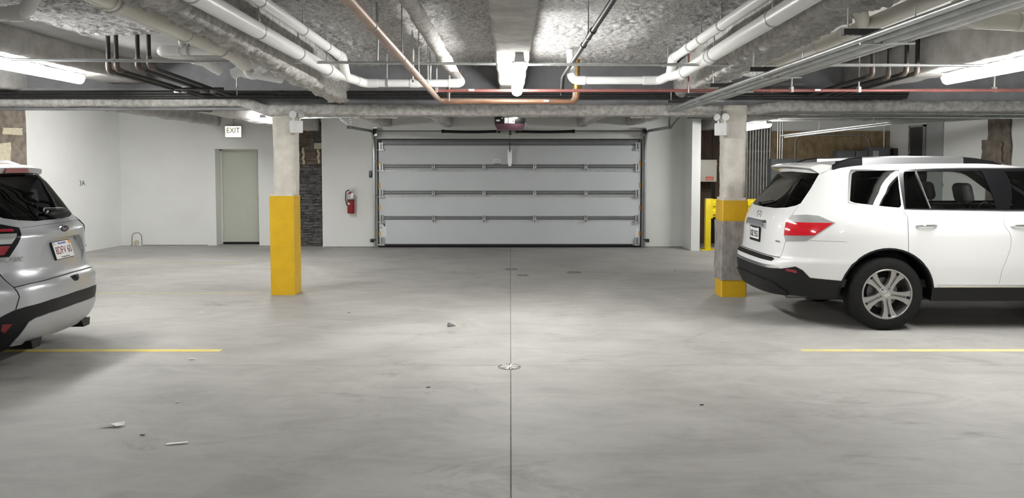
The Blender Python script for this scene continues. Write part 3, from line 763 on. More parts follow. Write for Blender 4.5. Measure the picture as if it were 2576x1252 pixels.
# torsion shaft and springs
ts=thing('torsion_assembly','black torsion springs on a steel shaft above the garage door','torsion spring',(0,15.35,2.30))
part('shaft',MB().cyl((-2.80,15.36,2.345),(2.74,15.36,2.345),.0127,10),'strut',ts)
for x0,x1 in ((-1.34,-.23),(.13,1.25)):
    pts=[]; N_=60
    m=MB().tube([(x0+(x1-x0)*i/N_,15.36,2.34-.012*math.sin(PI*i/N_)) for i in range(N_+1)],[.030 if i%2 else .0275 for i in range(N_+1)],12)
    sp=part('spring',m,'spring_black',ts)
    for x in (x0,x1): part('spring_cone',MB().cyl((x-.03,15.36,2.34),(x+.03,15.36,2.34),.036,14),'spring_black',sp)
part('collar',MB().cyl((-.27,15.36,2.34),(-.20,15.36,2.34),.034,14),'box_beige',ts)
for x in (-2.70,2.67):
    part('cable_drum',MB().lathe([(.02,-.03),(.055,-.03),(.055,-.02),(.04,-.015),(.04,.015),(.055,.02),(.055,.03),(.02,.03)],(x,15.36,2.345),'x',18),'black_plastic',ts)
    part('bearing_plate',MB().box(x-.04,x+.04,15.4,YG-.002,2.25,2.42),'galv',ts)
part('centre_bracket',MB().box(-.07,.05,15.34,YG-.002,2.30,2.40).box(-.20,.10,15.37,15.40,2.29,2.33),'galv',ts)
# opener
op=thing('door_opener','black garage door opener motor with white stickers and a lit bulb','opener',(0,13.9,2.32))
m=MB().rbox(-.275,.255,13.55,13.95,2.385,2.55,.02,2); part('housing',m,'black_plastic',op)
m=MB().prism([(-.285,2.395),(.265,2.395),(.22,2.29),(-.23,2.29)],'y',13.54,13.96); part('lower_cover',m,'opener_purple',op)
part('rear_sticker',MB().box(-.105,-.045,13.5445,13.5485,2.40,2.50),'label_white',op)
part('rear_sticker',MB().box(-.035,.075,13.5445,13.5485,2.40,2.50),'label_white',op)
part('rear_sticker',MB().box(-.25,-.185,13.5445,13.5485,2.435,2.465),'label_white',op)
part('rear_sticker',MB().box(-.155,-.13,13.5445,13.5485,2.48,2.495),'label_white',op)
part('sticker_print',MB().box(.035,.062,13.5435,13.545,2.428,2.45).box(.068,.072,13.5435,13.545,2.402,2.498),'ink',op)
part('bulb',MB().ball((.10,13.48,2.522),.04,.045,.03),'bulb',op)
part('bulb_socket',MB().cyl((.10,13.50,2.525),(.10,13.60,2.525),.025,12),'lamp_housing',op)
for x in (-.29,.275): part('mounting_strap',MB().box(x-.012,x+.012,13.72,13.75,2.42,2.96),'galv',op)
part('screw',MB().ball((.262,13.545,2.40),.012),'chrome',op)
part('rail',MB().box(-.03,.02,13.9,15.42,2.27,2.30),'black_iron',op)
part('pull_arm',MB().box(-.055,.030,15.50,15.525,1.72,1.97).prism([(-.050,1.72),(.025,1.72),(.015,1.65),(-.040,1.65)],'y',15.50,15.53),'satin_chrome',op,'bright steel door arm')
part('arm_link',MB().box(-.019,-.003,15.45,15.5,1.93,2.12).cyl((-.011,15.48,2.10),(-.011,15.44,2.32),.004,6),'black_iron',op)
# safety sensors, wall button
GS='garage door safety sensors'
for x,lb,s in ((-2.79,'black safety sensor low beside the left track',-1),(2.765,'black safety sensor low beside the right track',1)):
    t=thing('safety_sensor',lb,'sensor',(x,15.47,.10),GS)
    part('body',MB().rbox(x-.035,x+.035,15.44,15.50,.115,.185,.01,2),'black_plastic',t)
    part('bracket',MB().box(min(x,x-s*.07),max(x,x-s*.07),15.47,15.5,.15,.175),'black_iron',t)
    part('wire',MB().tube([(x-s*.02,15.55,.18),(x-s*.025,15.585,.5),(x-s*.03,15.59,.95)],.003,6),'label_grey',t)
t=thing('wall_button','black three button wall control left of the garage door','wall control',(-2.83,15.58,1.42))
part('plate',MB().rbox(-2.86,-2.805,15.57,15.60,1.42,1.55,.006,2),'black_plastic',t)
for z in (1.455,1.485,1.515): part('button',MB().cyl((-2.833,15.572,z),(-2.833,15.562,z),.009,10),'label_grey',t)
part('wire',MB().tube(fillet([(-2.815,15.59,1.55),(-2.79,15.59,1.57),(-2.785,15.59,2.2)],.02),.003,6),'label_grey',t)
# fire extinguisher
t=thing('fire_extinguisher','red fire extinguisher with black hose hung on the white wall','fire extinguisher',(-3.215,15.5,.70))
x,y=-3.215,15.49
part('cylinder',MB().lathe([(.02,.695),(.068,.697),(.075,.71),(.075,1.06),(.068,1.09),(.045,1.115),(.022,1.125),(.022,1.14)],(x,y,0),'z',24,cap=True),'extinguisher_red',t)
part('label_sleeve',MB().lathe([(.0755,.985),(.0765,.987),(.0765,1.075),(.0705,1.092)],(x,y,0),'z',24),'extinguisher_label',t)
part('band',MB().lathe([(.0765,.955),(.078,.956),(.078,.972),(.0765,.973)],(x,y,0),'z',24),'ink',t)
part('emblem',MB().cyl((x-.03,y-.071,.895),(x-.03,y-.076,.895),.022,14),'label_white',t)
part('valve',MB().cyl((x,y,1.13),(x,y,1.18),.022,12).box(x-.025,x+.03,y-.015,y+.015,1.16,1.185),'satin_chrome',t)
part('handle',MB().box(-.01,.13,-.01,.01,0,.008,Matrix.Translation((x-.01,y,1.19))@Matrix.Rotation(-.28,4,'Y')).box(-.01,.12,-.008,.008,0,.006,Matrix.Translation((x,y,1.165))@Matrix.Rotation(.25,4,'Y')),'satin_chrome',t)
part('hose',MB().tube(fillet([(x-.02,y,1.165),(x-.10,y,1.15),(x-.105,y-.01,.98),(x-.075,y-.03,.86)],.08),.011,10),'black_plastic',t)
part('tag',MB().box(x+.02,x+.07,y-.08,y-.077,1.02,1.12,Matrix.Translation((x,y,1.1))@Matrix.Rotation(.12,4,'Y')@Matrix.Translation((-x,-y,-1.1))),'label_white',t)
part('wall_hook',MB().box(x-.02,x+.02,y+.05,YG-.001,1.0,1.12),'galv',t)
# exit sign
t=thing('exit_sign','lit white exit sign hung over the personnel door','exit sign',(-5.69,15.85,2.24))
part('housing',MB().rbox(-5.865,-5.525,15.86,15.905,2.235,2.475,.008,2),'lamp_housing',t)
part('face',MB().box(-5.858,-5.532,15.855,15.859,2.243,2.467),'exit_face',t)
text('exit_lettering','EXIT',.155,'exit_letter',frame((-5.695,15.853,2.375),(1,0,0),(0,0,1)),t,sx=.86,bold=.0)
part('stem',MB().tube(fillet([(-5.69,15.88,2.475),(-5.69,15.88,2.66),(-5.60,15.7,2.72)],.05),.01,8),'galv_dull',t)
# twin head emergency lights on the columns
GE='twin headed emergency lights'
for x,y,z,s,lb in ((-2.70,9.74,2.075,1,'white twin headed emergency light on the left column'),(2.62,9.60,2.035,-1,'white twin headed emergency light on the right column')):
    t=thing('emergency_light',lb,'emergency light',(x,y,z),GE)
    M=Matrix.Translation((x,y,z))@Matrix.Rotation(s*.45,4,'Z')
    part('battery_case',MB().rbox(-.075,.075,-.045,.045,0,.155,.008,2,M),'lamp_housing',t)
    part('case_rib',MB().box(-.008,.008,-.05,-.044,.01,.15,M),'lamp_housing',t)
    part('indicator',MB().box(-s*.03-.006,-s*.03+.006,-.049,-.044,.03,.045,M),'label_grey',t)
    for hx,hr in ((-.035,-.5),(.045,.6)):
        part('neck',MB().cyl(M@Vector((hx,0,.15)),M@Vector((hx,0,.19)),.011,10),'label_white',t)
        H=M@Matrix.Translation((hx,-.01,.225))@Matrix.Rotation(hr,4,'Z')@Matrix.Rotation(-.15,4,'X')
        part('lamp_head',MB().lathe([(.0,.04),(.03,.038),(.04,.01),(.046,-.02),(.046,-.03),(.0,-.032)],(0,0,0),'y',20,H),'lamp_housing',t)
    part('column_bracket',MB().box(min(x,x-s*.10),max(x,x-s*.10),y+.02,y+.07,z+.04,z+.13),'lamp_housing',t)

# ------------------------------------------------------------------ dark brick pier left of the garage door
bp=thing('brick_pier','dark stained brick pier with brown upper part left of the extinguisher','brick pier',(-4.11,15.82,0))
part('mortar_core',MB().box(-4.39,-3.83,15.815,15.855,0,2.55),'brick_mortar',bp)
rr=random.Random(3); z=.01
while z<2.56:
    hgt=rr.uniform(.038,.085); dark=z<1.62; x=-4.40-rr.uniform(0,.12)
    xr=-3.82 if z<2.08 else -4.02
    xr+=rr.uniform(-.018,.016)
    while x<xr-.02:
        x1=min(x+rr.uniform(.13,.34),xr); xa=max(x,-4.40)
        if x1-xa>.03:
            d=rr.uniform(.0,.030); k=[rr.uniform(-.006,.006) for _ in range(4)]
            part('brick',MB().add([(xa+.002,15.815,z),(x1-.003,15.815,z),(x1-.003,15.815,z+hgt-.007),(xa+.002,15.815,z+hgt-.007),(xa+.006,15.785+d,z+.004+k[0]*.5),(x1-.008,15.785+d+k[1],z+.004+k[1]*.5),(x1-.008,15.785+d+k[2],z+hgt-.011+k[2]*.5),(xa+.006,15.785+d+k[3],z+hgt-.011+k[3]*.5)],[(4,5,6,7),(0,1,5,4),(1,2,6,5),(2,3,7,6),(3,0,4,7)]),'brick_dark' if dark else 'brick_brown',bp)
        x=x1+.004
    z+=hgt
for x,z0,z1 in ((-4.24,1.68,2.02),(-3.93,1.70,2.02)):
    m=MB(); N_=10
    m.tube([(x+.012*math.sin(i*1.3),15.80,z0+(z1-z0)*i/N_) for i in range(N_+1)],[.022+.010*abs(math.sin(i*2.1)) for i in range(N_+1)],8)
    part('foam_strip',m,'foam',bp)
part('patch',MB().box(-4.02,-3.83,15.79,15.84,2.0,2.12),'foam',bp)

# ------------------------------------------------------------------ utility corner at the right
ut=thing('brown_backboard','dark brown backboard behind the yellow bollard','board',(4.3,16.45,0))
for x0,x1,z0,z1 in ((3.72,4.30,.0,1.1),(3.72,4.30,1.105,2.6),(4.31,4.62,0,2.6)): part('board_sheet',MB().box(x0,x1,16.40,16.485,z0,z1),'brown_board',ut)
part('board_batten',MB().box(4.295,4.36,16.37,16.41,0,2.6),'spring_black',ut)
t=thing('junction_cabinet','beige cabinet with a red label on the brown backboard','cabinet',(4.12,16.0,1.32))
part('case',MB().rbox(3.90,4.285,15.98,16.12,1.325,1.78,.008,2),'box_beige',t)
part('back_plate',MB().box(3.95,4.24,16.1,16.4,1.4,1.7),'box_beige',t)
part('red_label',MB().box(4.05,4.215,15.974,15.979,1.355,1.43),'red_label',t)
part('label_print',MB().box(4.065,4.20,15.972,15.9745,1.395,1.40).box(4.065,4.20,15.972,15.9745,1.375,1.38),'label_white',t)
part('latch',MB().ball((4.29,15.99,1.69),.012),'chrome',t)
t=thing('bollard','yellow square steel bollard beside the white pier','bollard',(3.88,15.13,0))
part('post',MB().rbox(3.835,3.945,15.08,15.19,.01,1.01,.008,2),'yellow_steel',t)
part('base_plate',MB().box(3.76,4.06,15.0,15.27,0,.012),'yellow_steel',t)
part('cap',MB().box(3.838,3.942,15.083,15.187,1.008,1.018),'galv',t)
t=thing('guard_rail','yellow corrugated steel guard rail behind the right column','guard rail',(4.5,15.22,.6))
P=[(15.20,.64),(15.20,.68),(15.16,.70),(15.16,.76),(15.20,.79),(15.20,.84),(15.16,.87),(15.16,.93),(15.20,.955),(15.20,1.0),(15.205,1.0),(15.205,.95),(15.165,.925),(15.165,.875),(15.205,.845),(15.205,.785),(15.165,.755),(15.165,.705),(15.205,.685),(15.205,.64)]
part('beam',MB().prism(P,'x',3.98,6.4),'yellow_steel',t)
part('end_flange',MB().box(3.955,3.99,15.13,15.22,.62,1.01),'yellow_steel',t)
for x in (5.1,6.3): part('post',MB().box(x-.05,x+.05,15.21,15.31,0,1.0),'yellow_steel',t)
# plywood backing and switchgear
t=thing('plywood_backing','brown particle board backing on the far right wall','board',(6.8,16.45,0))
for x0,x1 in ((5.56,6.52),(6.525,7.48),(7.485,8.08)): part('board_sheet',MB().box(x0,x1,16.46,16.485,.2,2.395),'osb',t)
part('dark_sheet',MB().box(4.64,5.555,16.45,16.485,0,2.6),'old_concrete',t)
GC='vertical conduits on the far right wall'
names=['first','second','third','fourth','fifth','sixth','seventh','eighth','ninth']
for i in range(9):
    x=5.035+i*.0605
    solo('wall_conduit',MB().cyl((x,16.40,.3),(x,16.40,2.75),.0145,10).box(x-.02,x+.02,16.40,16.45,1.95,1.98),'galv',names[i]+' of nine close vertical conduits right of the right column','conduit',GC)
for i,(x,lb) in enumerate(((5.69,'left one of three thin vertical conduits above the grey cabinets'),(5.74,'middle one of three thin vertical conduits above the grey cabinets'),(5.79,'right one of three thin vertical conduits above the grey cabinets'))):
    solo('wall_conduit',MB().cyl((x,16.43,1.75),(x,16.43,2.8),.012,8),'galv',lb,'conduit',GC)
pipe('wall_conduit','bent conduit rising from the grey cabinets and turning right along the board','conduit',[(6.06,16.42,1.75),(6.06,16.42,2.30),(7.0,16.42,2.30),(7.6,16.42,2.30),(7.66,16.42,2.0)],.012,'galv_dull',R=.18,group=GC)
pipe('wall_conduit','short straight conduit above the right hand cabinets','conduit',[(7.95,16.42,2.0),(7.95,16.42,2.6)],.012,'galv',group=GC)
GP='grey electrical cabinets'
for x0,x1,z1,d,lb in ((5.47,6.08,1.80,.32,'tall grey electrical cabinet nearest the vertical conduits'),(6.10,6.85,1.785,.30,'tall grey electrical cabinet behind the white car roof rail'),(6.88,7.25,1.97,.25,'grey electrical cabinet in the middle of the plywood wall'),(7.27,7.52,1.97,.25,'narrow grey electrical cabinet on the plywood wall'),(7.54,8.0,2.04,.25,'highest grey electrical cabinet with a pale sticker')):
    t=thing('electrical_cabinet',lb,'cabinet',((x0+x1)/2,16.3,0),GP)
    part('case',MB().rbox(x0,x1,16.46-d,16.455,.15,z1,.008,2),'panel_grey',t)
    part('door_leaf',MB().rbox(x0+.03,x1-.03,16.452-d,16.462-d,.3,z1-.04,.004,2),'panel_grey',t)
    part('plinth',MB().box(x0,x1,16.2,16.45,0,.15),'black_iron',t)
    if z1>2: part('sticker',MB().box(x0+.08,x0+.20,16.448-d,16.452-d,1.8,1.97),'label_grey',t)
for x,lb in ((8.02,'small dark box at the end of the cabinets'),):
    solo('meter_box',MB().rbox(8.03,8.099,16.1,16.4,1.6,2.02,.006,2),'dark_door',lb,'box')

# ------------------------------------------------------------------ floor drains and litter
def drain(x,y,r,label,slots,mt):
    t=thing('floor_drain',label,'drain',(x,y,0),'round floor drains and covers')
    part('rim',MB().lathe([(r*1.06,.0003),(r*1.06,.003),(r*.92,.004),(r*.92,.0003)],(x,y,0),'z',32),'drain_iron',t)
    part('grate',MB().lathe([(.0001,.0022),(r*.93,.0022)],(x,y,0),'z',32),'dark_hole' if slots else mt,t)
    if slots:
        for k in range(6):
            a=2*PI*k/6+.25; part('spoke',MB().box(r*.12,r*.9,-.006,.006,.0022,.006,Matrix.Translation((x,y,0))@Matrix.Rotation(a,4,'Z')),'drain_bright',t)
        part('hub',MB().cyl((x,y,.001),(x,y,.007),r*.2,16),'drain_bright',t)
        for q in (.42,.62,.80):
            m=MB(); 
            for k in range(18):
                a=2*PI*k/18; m.box(r*q-.008,r*q+.003,-r*q*.10,r*q*.10,.0022,.0055,Matrix.Translation((x,y,0))@Matrix.Rotation(a,4,'Z'))
            part('grate_ring',m,'drain_bright',t)
    else:
        part('screw',MB().cyl((x,y,.002),(x,y,.004),.012,10),'drain_bright',t)
drain(-.008,6.30,.092,'bright slotted round floor drain on the centre joint',True,'drain_iron')
drain(.012,12.28,.10,'dark round drain cover on the joint near the garage door',False,'drain_iron')
drain(.187,11.6,.085,'plain round cleanout cover right of the joint',False,'drain_iron')
drain(.99,11.92,.11,'round cleanout cover with a bright screw further right',False,'drain_iron')
def scrap(pts,z,h,mt,label,name='paper_scrap',cat='litter'):
    m=MB(); n=len(pts); ax=sum(p[0] for p in pts)/n; ay=sum(p[1] for p in pts)/n; k_=.55 if name=='debris' else .78; pts=[(ax+(p[0]-ax)*k_,ay+(p[1]-ay)*k_) for p in pts]
    vs=[(x,y,.0005+z*(.3+.7*((i*37)%10)/10)) for i,(x,y) in enumerate(pts)]
    vs2=[(x,y,zz+h) for x,y,zz in vs]
    m.add(vs+vs2,[tuple(range(n-1,-1,-1)),tuple(range(n,2*n))]+[(i,(i+1)%n,(i+1)%n+n,i+n) for i in range(n)])
    return solo(name,m,mt,label,cat,'litter on the floor')
scrap([(-2.65,4.80),(-2.56,4.83),(-2.50,4.80),(-2.455,4.84),(-2.47,4.89),(-2.53,4.88),(-2.58,4.855)],.02,.004,'paper','crumpled white paper scrap on the floor at the left')
scrap([(-2.075,4.50),(-1.925,4.535),(-1.925,4.565),(-2.075,4.535)],.006,.004,'paper','straight white paper strip at the lower left')
scrap([(-2.77,6.52),(-2.715,6.525),(-2.71,6.555),(-2.77,6.55)],.006,.004,'paper','small white chip below the left stall line')
scrap([(-2.36,5.33),(-2.325,5.335),(-2.33,5.35),(-2.36,5.345)],.006,.003,'paper','tiny white chip in front of the silver car')
scrap([(-3.53,8.62),(-3.47,8.63),(-3.47,8.66),(-3.53,8.65)],.004,.003,'paper','white flake in front of the left column')
m=MB().prism([(-.645,7.87),(-.565,7.915),(-.655,7.90)],'z',.001,.004); m.add([(-.645,7.89,.003),(-.565,7.915,.004),(-.635,7.93,.035)],[(0,1,2)]); m.add([(-.655,7.90,.002),(-.62,7.905,.004),(-.65,7.93,.04)],[(0,1,2)])
solo('bent_shim',m,'black_iron','small dark bent metal piece left of the centre joint','litter','litter on the floor')
for x,y,lb in ((-1.83,8.63,'dark speck left of the centre, in line with the left column'),(1.33,5.28,'dark crumb in the right foreground'),(-2.28,4.68,'dark crumb beside the straight paper strip'),(-.62,5.7,'dark thread in front of the bent metal piece'),(2.6,12.1,'dark scrap near the right column')):
    scrap([(x-.025,y-.006),(x+.02,y-.01),(x+.03,y+.006),(x-.01,y+.01)],.004,.004,'black_iron',lb,'debris')
# small round wall hatch at the left corner
t=thing('access_hatch','pale arched pipe cover at the foot of the left corner','pipe cover',(-7.7,15.93,0))
P=[(-7.86,.0),(-7.86,.17)]+[(-7.76+.10*math.cos(PI-PI*i/8),.17+.10*math.sin(PI-PI*i/8)) for i in range(9)]+[(-7.66,.0)]
part('arch',MB().prism(P,'y',15.925,15.95),'white_paint',t)
part('arch_edge',MB().tube([(x,15.925,z) for x,z in P],.007,6),'joint_dark',t)
part('pipe_stub',MB().lathe([(.0,-.05),(.045,-.045),(.045,.03)],(-7.76,15.93,.07),'y',14),'foam',t)

# ------------------------------------------------------------------ vehicles: a smooth skin cut into panels
class Shell:
    """body skin. keys: (z, half width, rear x, front x, rear exponent, front exponent); local x from rear bumper forward"""
    def __init__(s, keys, xm):
        s.k=keys; s.xm=xm
        # vertical coordinate v = cumulative profile length
        s.v=[0.0]
        for a,b in zip(keys,keys[1:]):
            s.v.append(s.v[-1]+math.hypot(b[0]-a[0],b[1]-a[1])+1e-4)
        s.vmax=s.v[-1]
        # reference ring for the girth coordinate
        s.th=[i*math.pi/2000 for i in range(2001)]; s.s=[0.0]
        pr=s.ringpt(s.th[0],(0,.93,.05,4.7,4.6,4.0))
        for t in s.th[1:]:
            p=s.ringpt(t,(0,.93,.05,4.7,4.6,4.0)); s.s.append(s.s[-1]+math.hypot(p[0]-pr[0],p[1]-pr[1])); pr=p
        s.smax=s.s[-1]
    def ringpt(s,t,r):
        c,sn=math.cos(t),math.sin(t)
        if c>=0: return (s.xm-(s.xm-r[2])*c**(2/r[4]), r[1]*max(sn,0)**(2/r[4]))
        return (s.xm+(r[3]-s.xm)*(-c)**(2/r[5]), r[1]*max(sn,0)**(2/r[5]))
    def ring(s,v):
        k,V=s.k,s.v; v=min(max(v,0),s.vmax)
        i=min(max(bisect_right(V,v)-1,0),len(k)-2)
        h=V[i+1]-V[i]; t=(v-V[i])/h
        out=[]
        for j in range(6):
            d=(k[i+1][j]-k[i][j])/h
            m0=d if i==0 else s._m(i,j); m1=d if i==len(k)-2 else s._m(i+1,j)
            t2,t3=t*t,t*t*t
            out.append((2*t3-3*t2+1)*k[i][j]+(t3-2*t2+t)*h*m0+(-2*t3+3*t2)*k[i+1][j]+(t3-t2)*h*m1)
        return out
    def _m(s,i,j):
        k,V=s.k,s.v
        a=(k[i][j]-k[i-1][j])/(V[i]-V[i-1]); b=(k[i+1][j]-k[i][j])/(V[i+1]-V[i])
        if a*b<=0: return 0.0
        return 2*a*b/(a+b)
    def v_of_z(s,z):
        lo,hi=0.0,s.vmax
        for _ in range(40):
            m=(lo+hi)/2
            if s.ring(m)[0]<z: lo=m
            else: hi=m
        return (lo+hi)/2
    def s_of_th(s,t):
        x=t/math.pi*2000; i=min(int(x),1999); return s.s[i]+(s.s[i+1]-s.s[i])*(x-i)
    def th_of_s(s,q):
        q=min(max(q,0),s.smax); i=min(max(bisect_right(s.s,q)-1,0),1999)
        return s.th[i]+(s.th[i+1]-s.th[i])*(q-s.s[i])/max(s.s[i+1]-s.s[i],1e-12)
    def pt(s,q,v):
        r=s.ring(v); x,y=s.ringpt(s.th_of_s(q),r); return (x,y,r[0])
    def side(s,x,z):
        v=s.v_of_z(z); r=s.ring(v)
        if x<s.xm: c=min(max((s.xm-x)/(s.xm-r[2]),0),1)**(r[4]/2)
        else: c=-min(max((x-s.xm)/(r[3]-s.xm),0),1)**(r[5]/2)
        return (s.s_of_th(math.acos(c)),v)
    def rear(s,y,z):
        v=s.v_of_z(z); r=s.ring(v)
        return (s.s_of_th(math.asin(min(max(y/r[1],0),1)**(r[4]/2))),v)
    def front(s,y,z):
        v=s.v_of_z(z); r=s.ring(v)
        return (s.s_of_th(math.pi-math.asin(min(max(y/r[1],0),1)**(r[5]/2))),v)

def dens(poly,d=.02,closed=True):
    out=[]; n=len(poly)
    for i in range(n if closed else n-1):
        a,b=poly[i],poly[(i+1)%n]; k=max(1,int(math.hypot(b[0]-a[0],b[1]-a[1])/d))
        for j in range(k): out.append((a[0]+(b[0]-a[0])*j/k,a[1]+(b[1]-a[1])*j/k))
    if not closed: out.append(poly[-1])
    return out
def inpoly(p,poly):
    x,y=p; c=False; j=len(poly)-1
    for i in range(len(poly)):
        xi,yi=poly[i]; xj,yj=poly[j]
        if (yi>y)!=(yj>y) and x<(xj-xi)*(y-yi)/(yj-yi)+xi: c=not c
        j=i
    return c
def rounded(poly,R,n=4):
    return [(p.x,p.y) for p in fillet([ (*poly[-1],0) ]+[(*p,0) for p in poly]+[(*poly[0],0)],R,n)][1:-1] if R else poly
class CarSkin:
    def __init__(s,shell,step=.035):
        s.S=shell; s.reg=[]; s.step=step
    def m(s,p):
        k=p[0]
        if k=='r': return s.S.rear(p[1],p[2])
        if k=='s': return s.S.side(p[1],p[2])
        if k=='f': return s.S.front(p[1],p[2])
        if k=='c': return (0.0,s.S.v_of_z(p[1]))          # rear centre line
        if k=='fc': return (s.S.smax,s.S.v_of_z(p[1]))    # front centre line
        return p[1:]
    def region(s,name,pts,off=0.,rim=.012,R=0.):
        poly=[s.m(p) for p in pts]
        if R: poly=rounded(poly,R)
        s.reg.append((name,dens(poly),off,rim))
    def strip(s,name,pts,w=.006,off=-.010):
        P=[s.m(p) for p in pts]; P=dens(P,.03,False); L=[];Rr=[]
        for i,p in enumerate(P):
            a=P[max(i-1,0)]; b=P[min(i+1,len(P)-1)]; dx,dy=b[0]-a[0],b[1]-a[1]; l=math.hypot(dx,dy) or 1
            L.append((p[0]-dy/l*w/2,p[1]+dx/l*w/2)); Rr.append((p[0]+dy/l*w/2,p[1]-dx/l*w/2))
        s.reg.append((name,L+Rr[::-1],off,0.))
    def solve(s):
        S=s.S; pts=[]; edges=[]; key={}
        def addp(p):
            q=(round(min(max(p[0],0),S.smax),5),round(min(max(p[1],0),S.vmax),5))
            if q not in key: key[q]=len(pts); pts.append(Vector(q))
            return key[q]
        for nm,poly,off,rim in s.reg:
            idx=[addp(p) for p in poly]
            for a,b in zip(idx,idx[1:]+idx[:1]):
                if a!=b: edges.append((a,b))
        ns=int(S.smax/s.step); nv=int(S.vmax/s.step)
        occ={}
        for p in pts: occ.setdefault((int(p.x/.012),int(p.y/.012)),1)
        for j in range(nv+1):
            for i in range(ns+1):
                q=(S.smax*i/ns,S.vmax*j/nv)
                if 0<i<ns and 0<j<nv and (int(q[0]/.012),int(q[1]/.012)) in occ: continue
                addp(q)
        vo,eo,fo,_,_,_=delaunay_2d_cdt(pts,edges,[],0,1e-6)
        s.uv=[(v.x,v.y) for v in vo]
        P=[];N=[];h=.004
        for u,v in s.uv:
            p=Vector(S.pt(u,v)); a=Vector(S.pt(min(u+h,S.smax),v))-Vector(S.pt(max(u-h,0),v)); b=Vector(S.pt(u,min(v+h,S.vmax)))-Vector(S.pt(u,max(v-h,0)))
            n=b.cross(a)
            if n.length<1e-10: n=Vector((0,0,1))
            n.normalize()
            if n.dot(p-Vector((S.xm,0,.8)))<0: n=-n
            if u<1e-5 or u>S.smax-1e-5: n.y=0; n.normalize()
            P.append(p);N.append(n)
        s.P,s.N=P,N
        bb=[(min(p[0] for p in pl),max(p[0] for p in pl),min(p[1] for p in pl),max(p[1] for p in pl)) for _,pl,_,_ in s.reg]
        s.tris={}
        for f in fo:
            cu=sum(s.uv[i][0] for i in f)/3; cv=sum(s.uv[i][1] for i in f)/3; nm='body'
            for k in range(len(s.reg)-1,-1,-1):
                b=bb[k]
                if b[0]<=cu<=b[1] and b[2]<=cv<=b[3] and inpoly((cu,cv),s.reg[k][1]): nm=s.reg[k][0]; break
            s.tris.setdefault(nm,[]).append(f)
    def build(s,nm,objname,material,parent,off=0.,rim=.012,M=None,sides=(1,-1),flip=False,label=None):
        """panel made of the triangles of one region (nm may be a list), on both halves of the car"""
        tr=[f for k in ([nm] if isinstance(nm,str) else nm) for f in s.tris.get(k,[])]
        V=[];F=[];NN=[]
        for sg in sides:
            mp={}
            def vid(i):
                if i not in mp:
                    p,n=s.P[i],s.N[i]; o=off(p) if callable(off) else off
                    q=p+n*o; mp[i]=len(V); V.append(Vector((q.x,q.y*sg,q.z))); NN.append(Vector((n.x,n.y*sg,n.z)))
                return mp[i]
            cnt={}
            for f in tr:
                g=[vid(i) for i in f]
                a,b,c=[V[i] for i in g]
                if (b-a).cross(c-a).dot(NN[g[0]])<0: g=g[::-1]
                F.append(tuple(g))
                for k in range(3):
                    e=(g[k],g[(k+1)%3]); cnt[e]=1
            if rim:
                back={v:k for k,v in mp.items()}
                for (a,b) in list(cnt):
                    if (b,a) in cnt: continue
                    ia,ib=back[a],back[b]
                    if abs(s.P[ia].y)<1e-4 and abs(s.P[ib].y)<1e-4: continue
                    na,nb=NN[a],NN[b]; va,vb=V[a],V[b]; k=len(V)
                    fn=(vb-va).cross(-(na)).normalized() if (vb-va).length>1e-9 else na
                    V.extend([va,vb,vb-nb*rim,va-na*rim]); NN.extend([-fn]*4); F.append((k,k+3,k+2,k+1))
        off0=Vector(ROOT[parent.name])
        me=bpy.data.meshes.new(objname)
        W=[(M@v if M else v)-off0 for v in V]
        me.from_pydata([tuple(w) for w in W],[],F)
        me.polygons.foreach_set('use_smooth',[True]*len(F))
        R3=M.to_3x3() if M else Matrix.Identity(3)
        me.normals_split_custom_set_from_vertices([tuple((R3@n).normalized()) for n in NN])
        o=obj(objname,me,material,parent)
        if label: o['label']=label
        return o
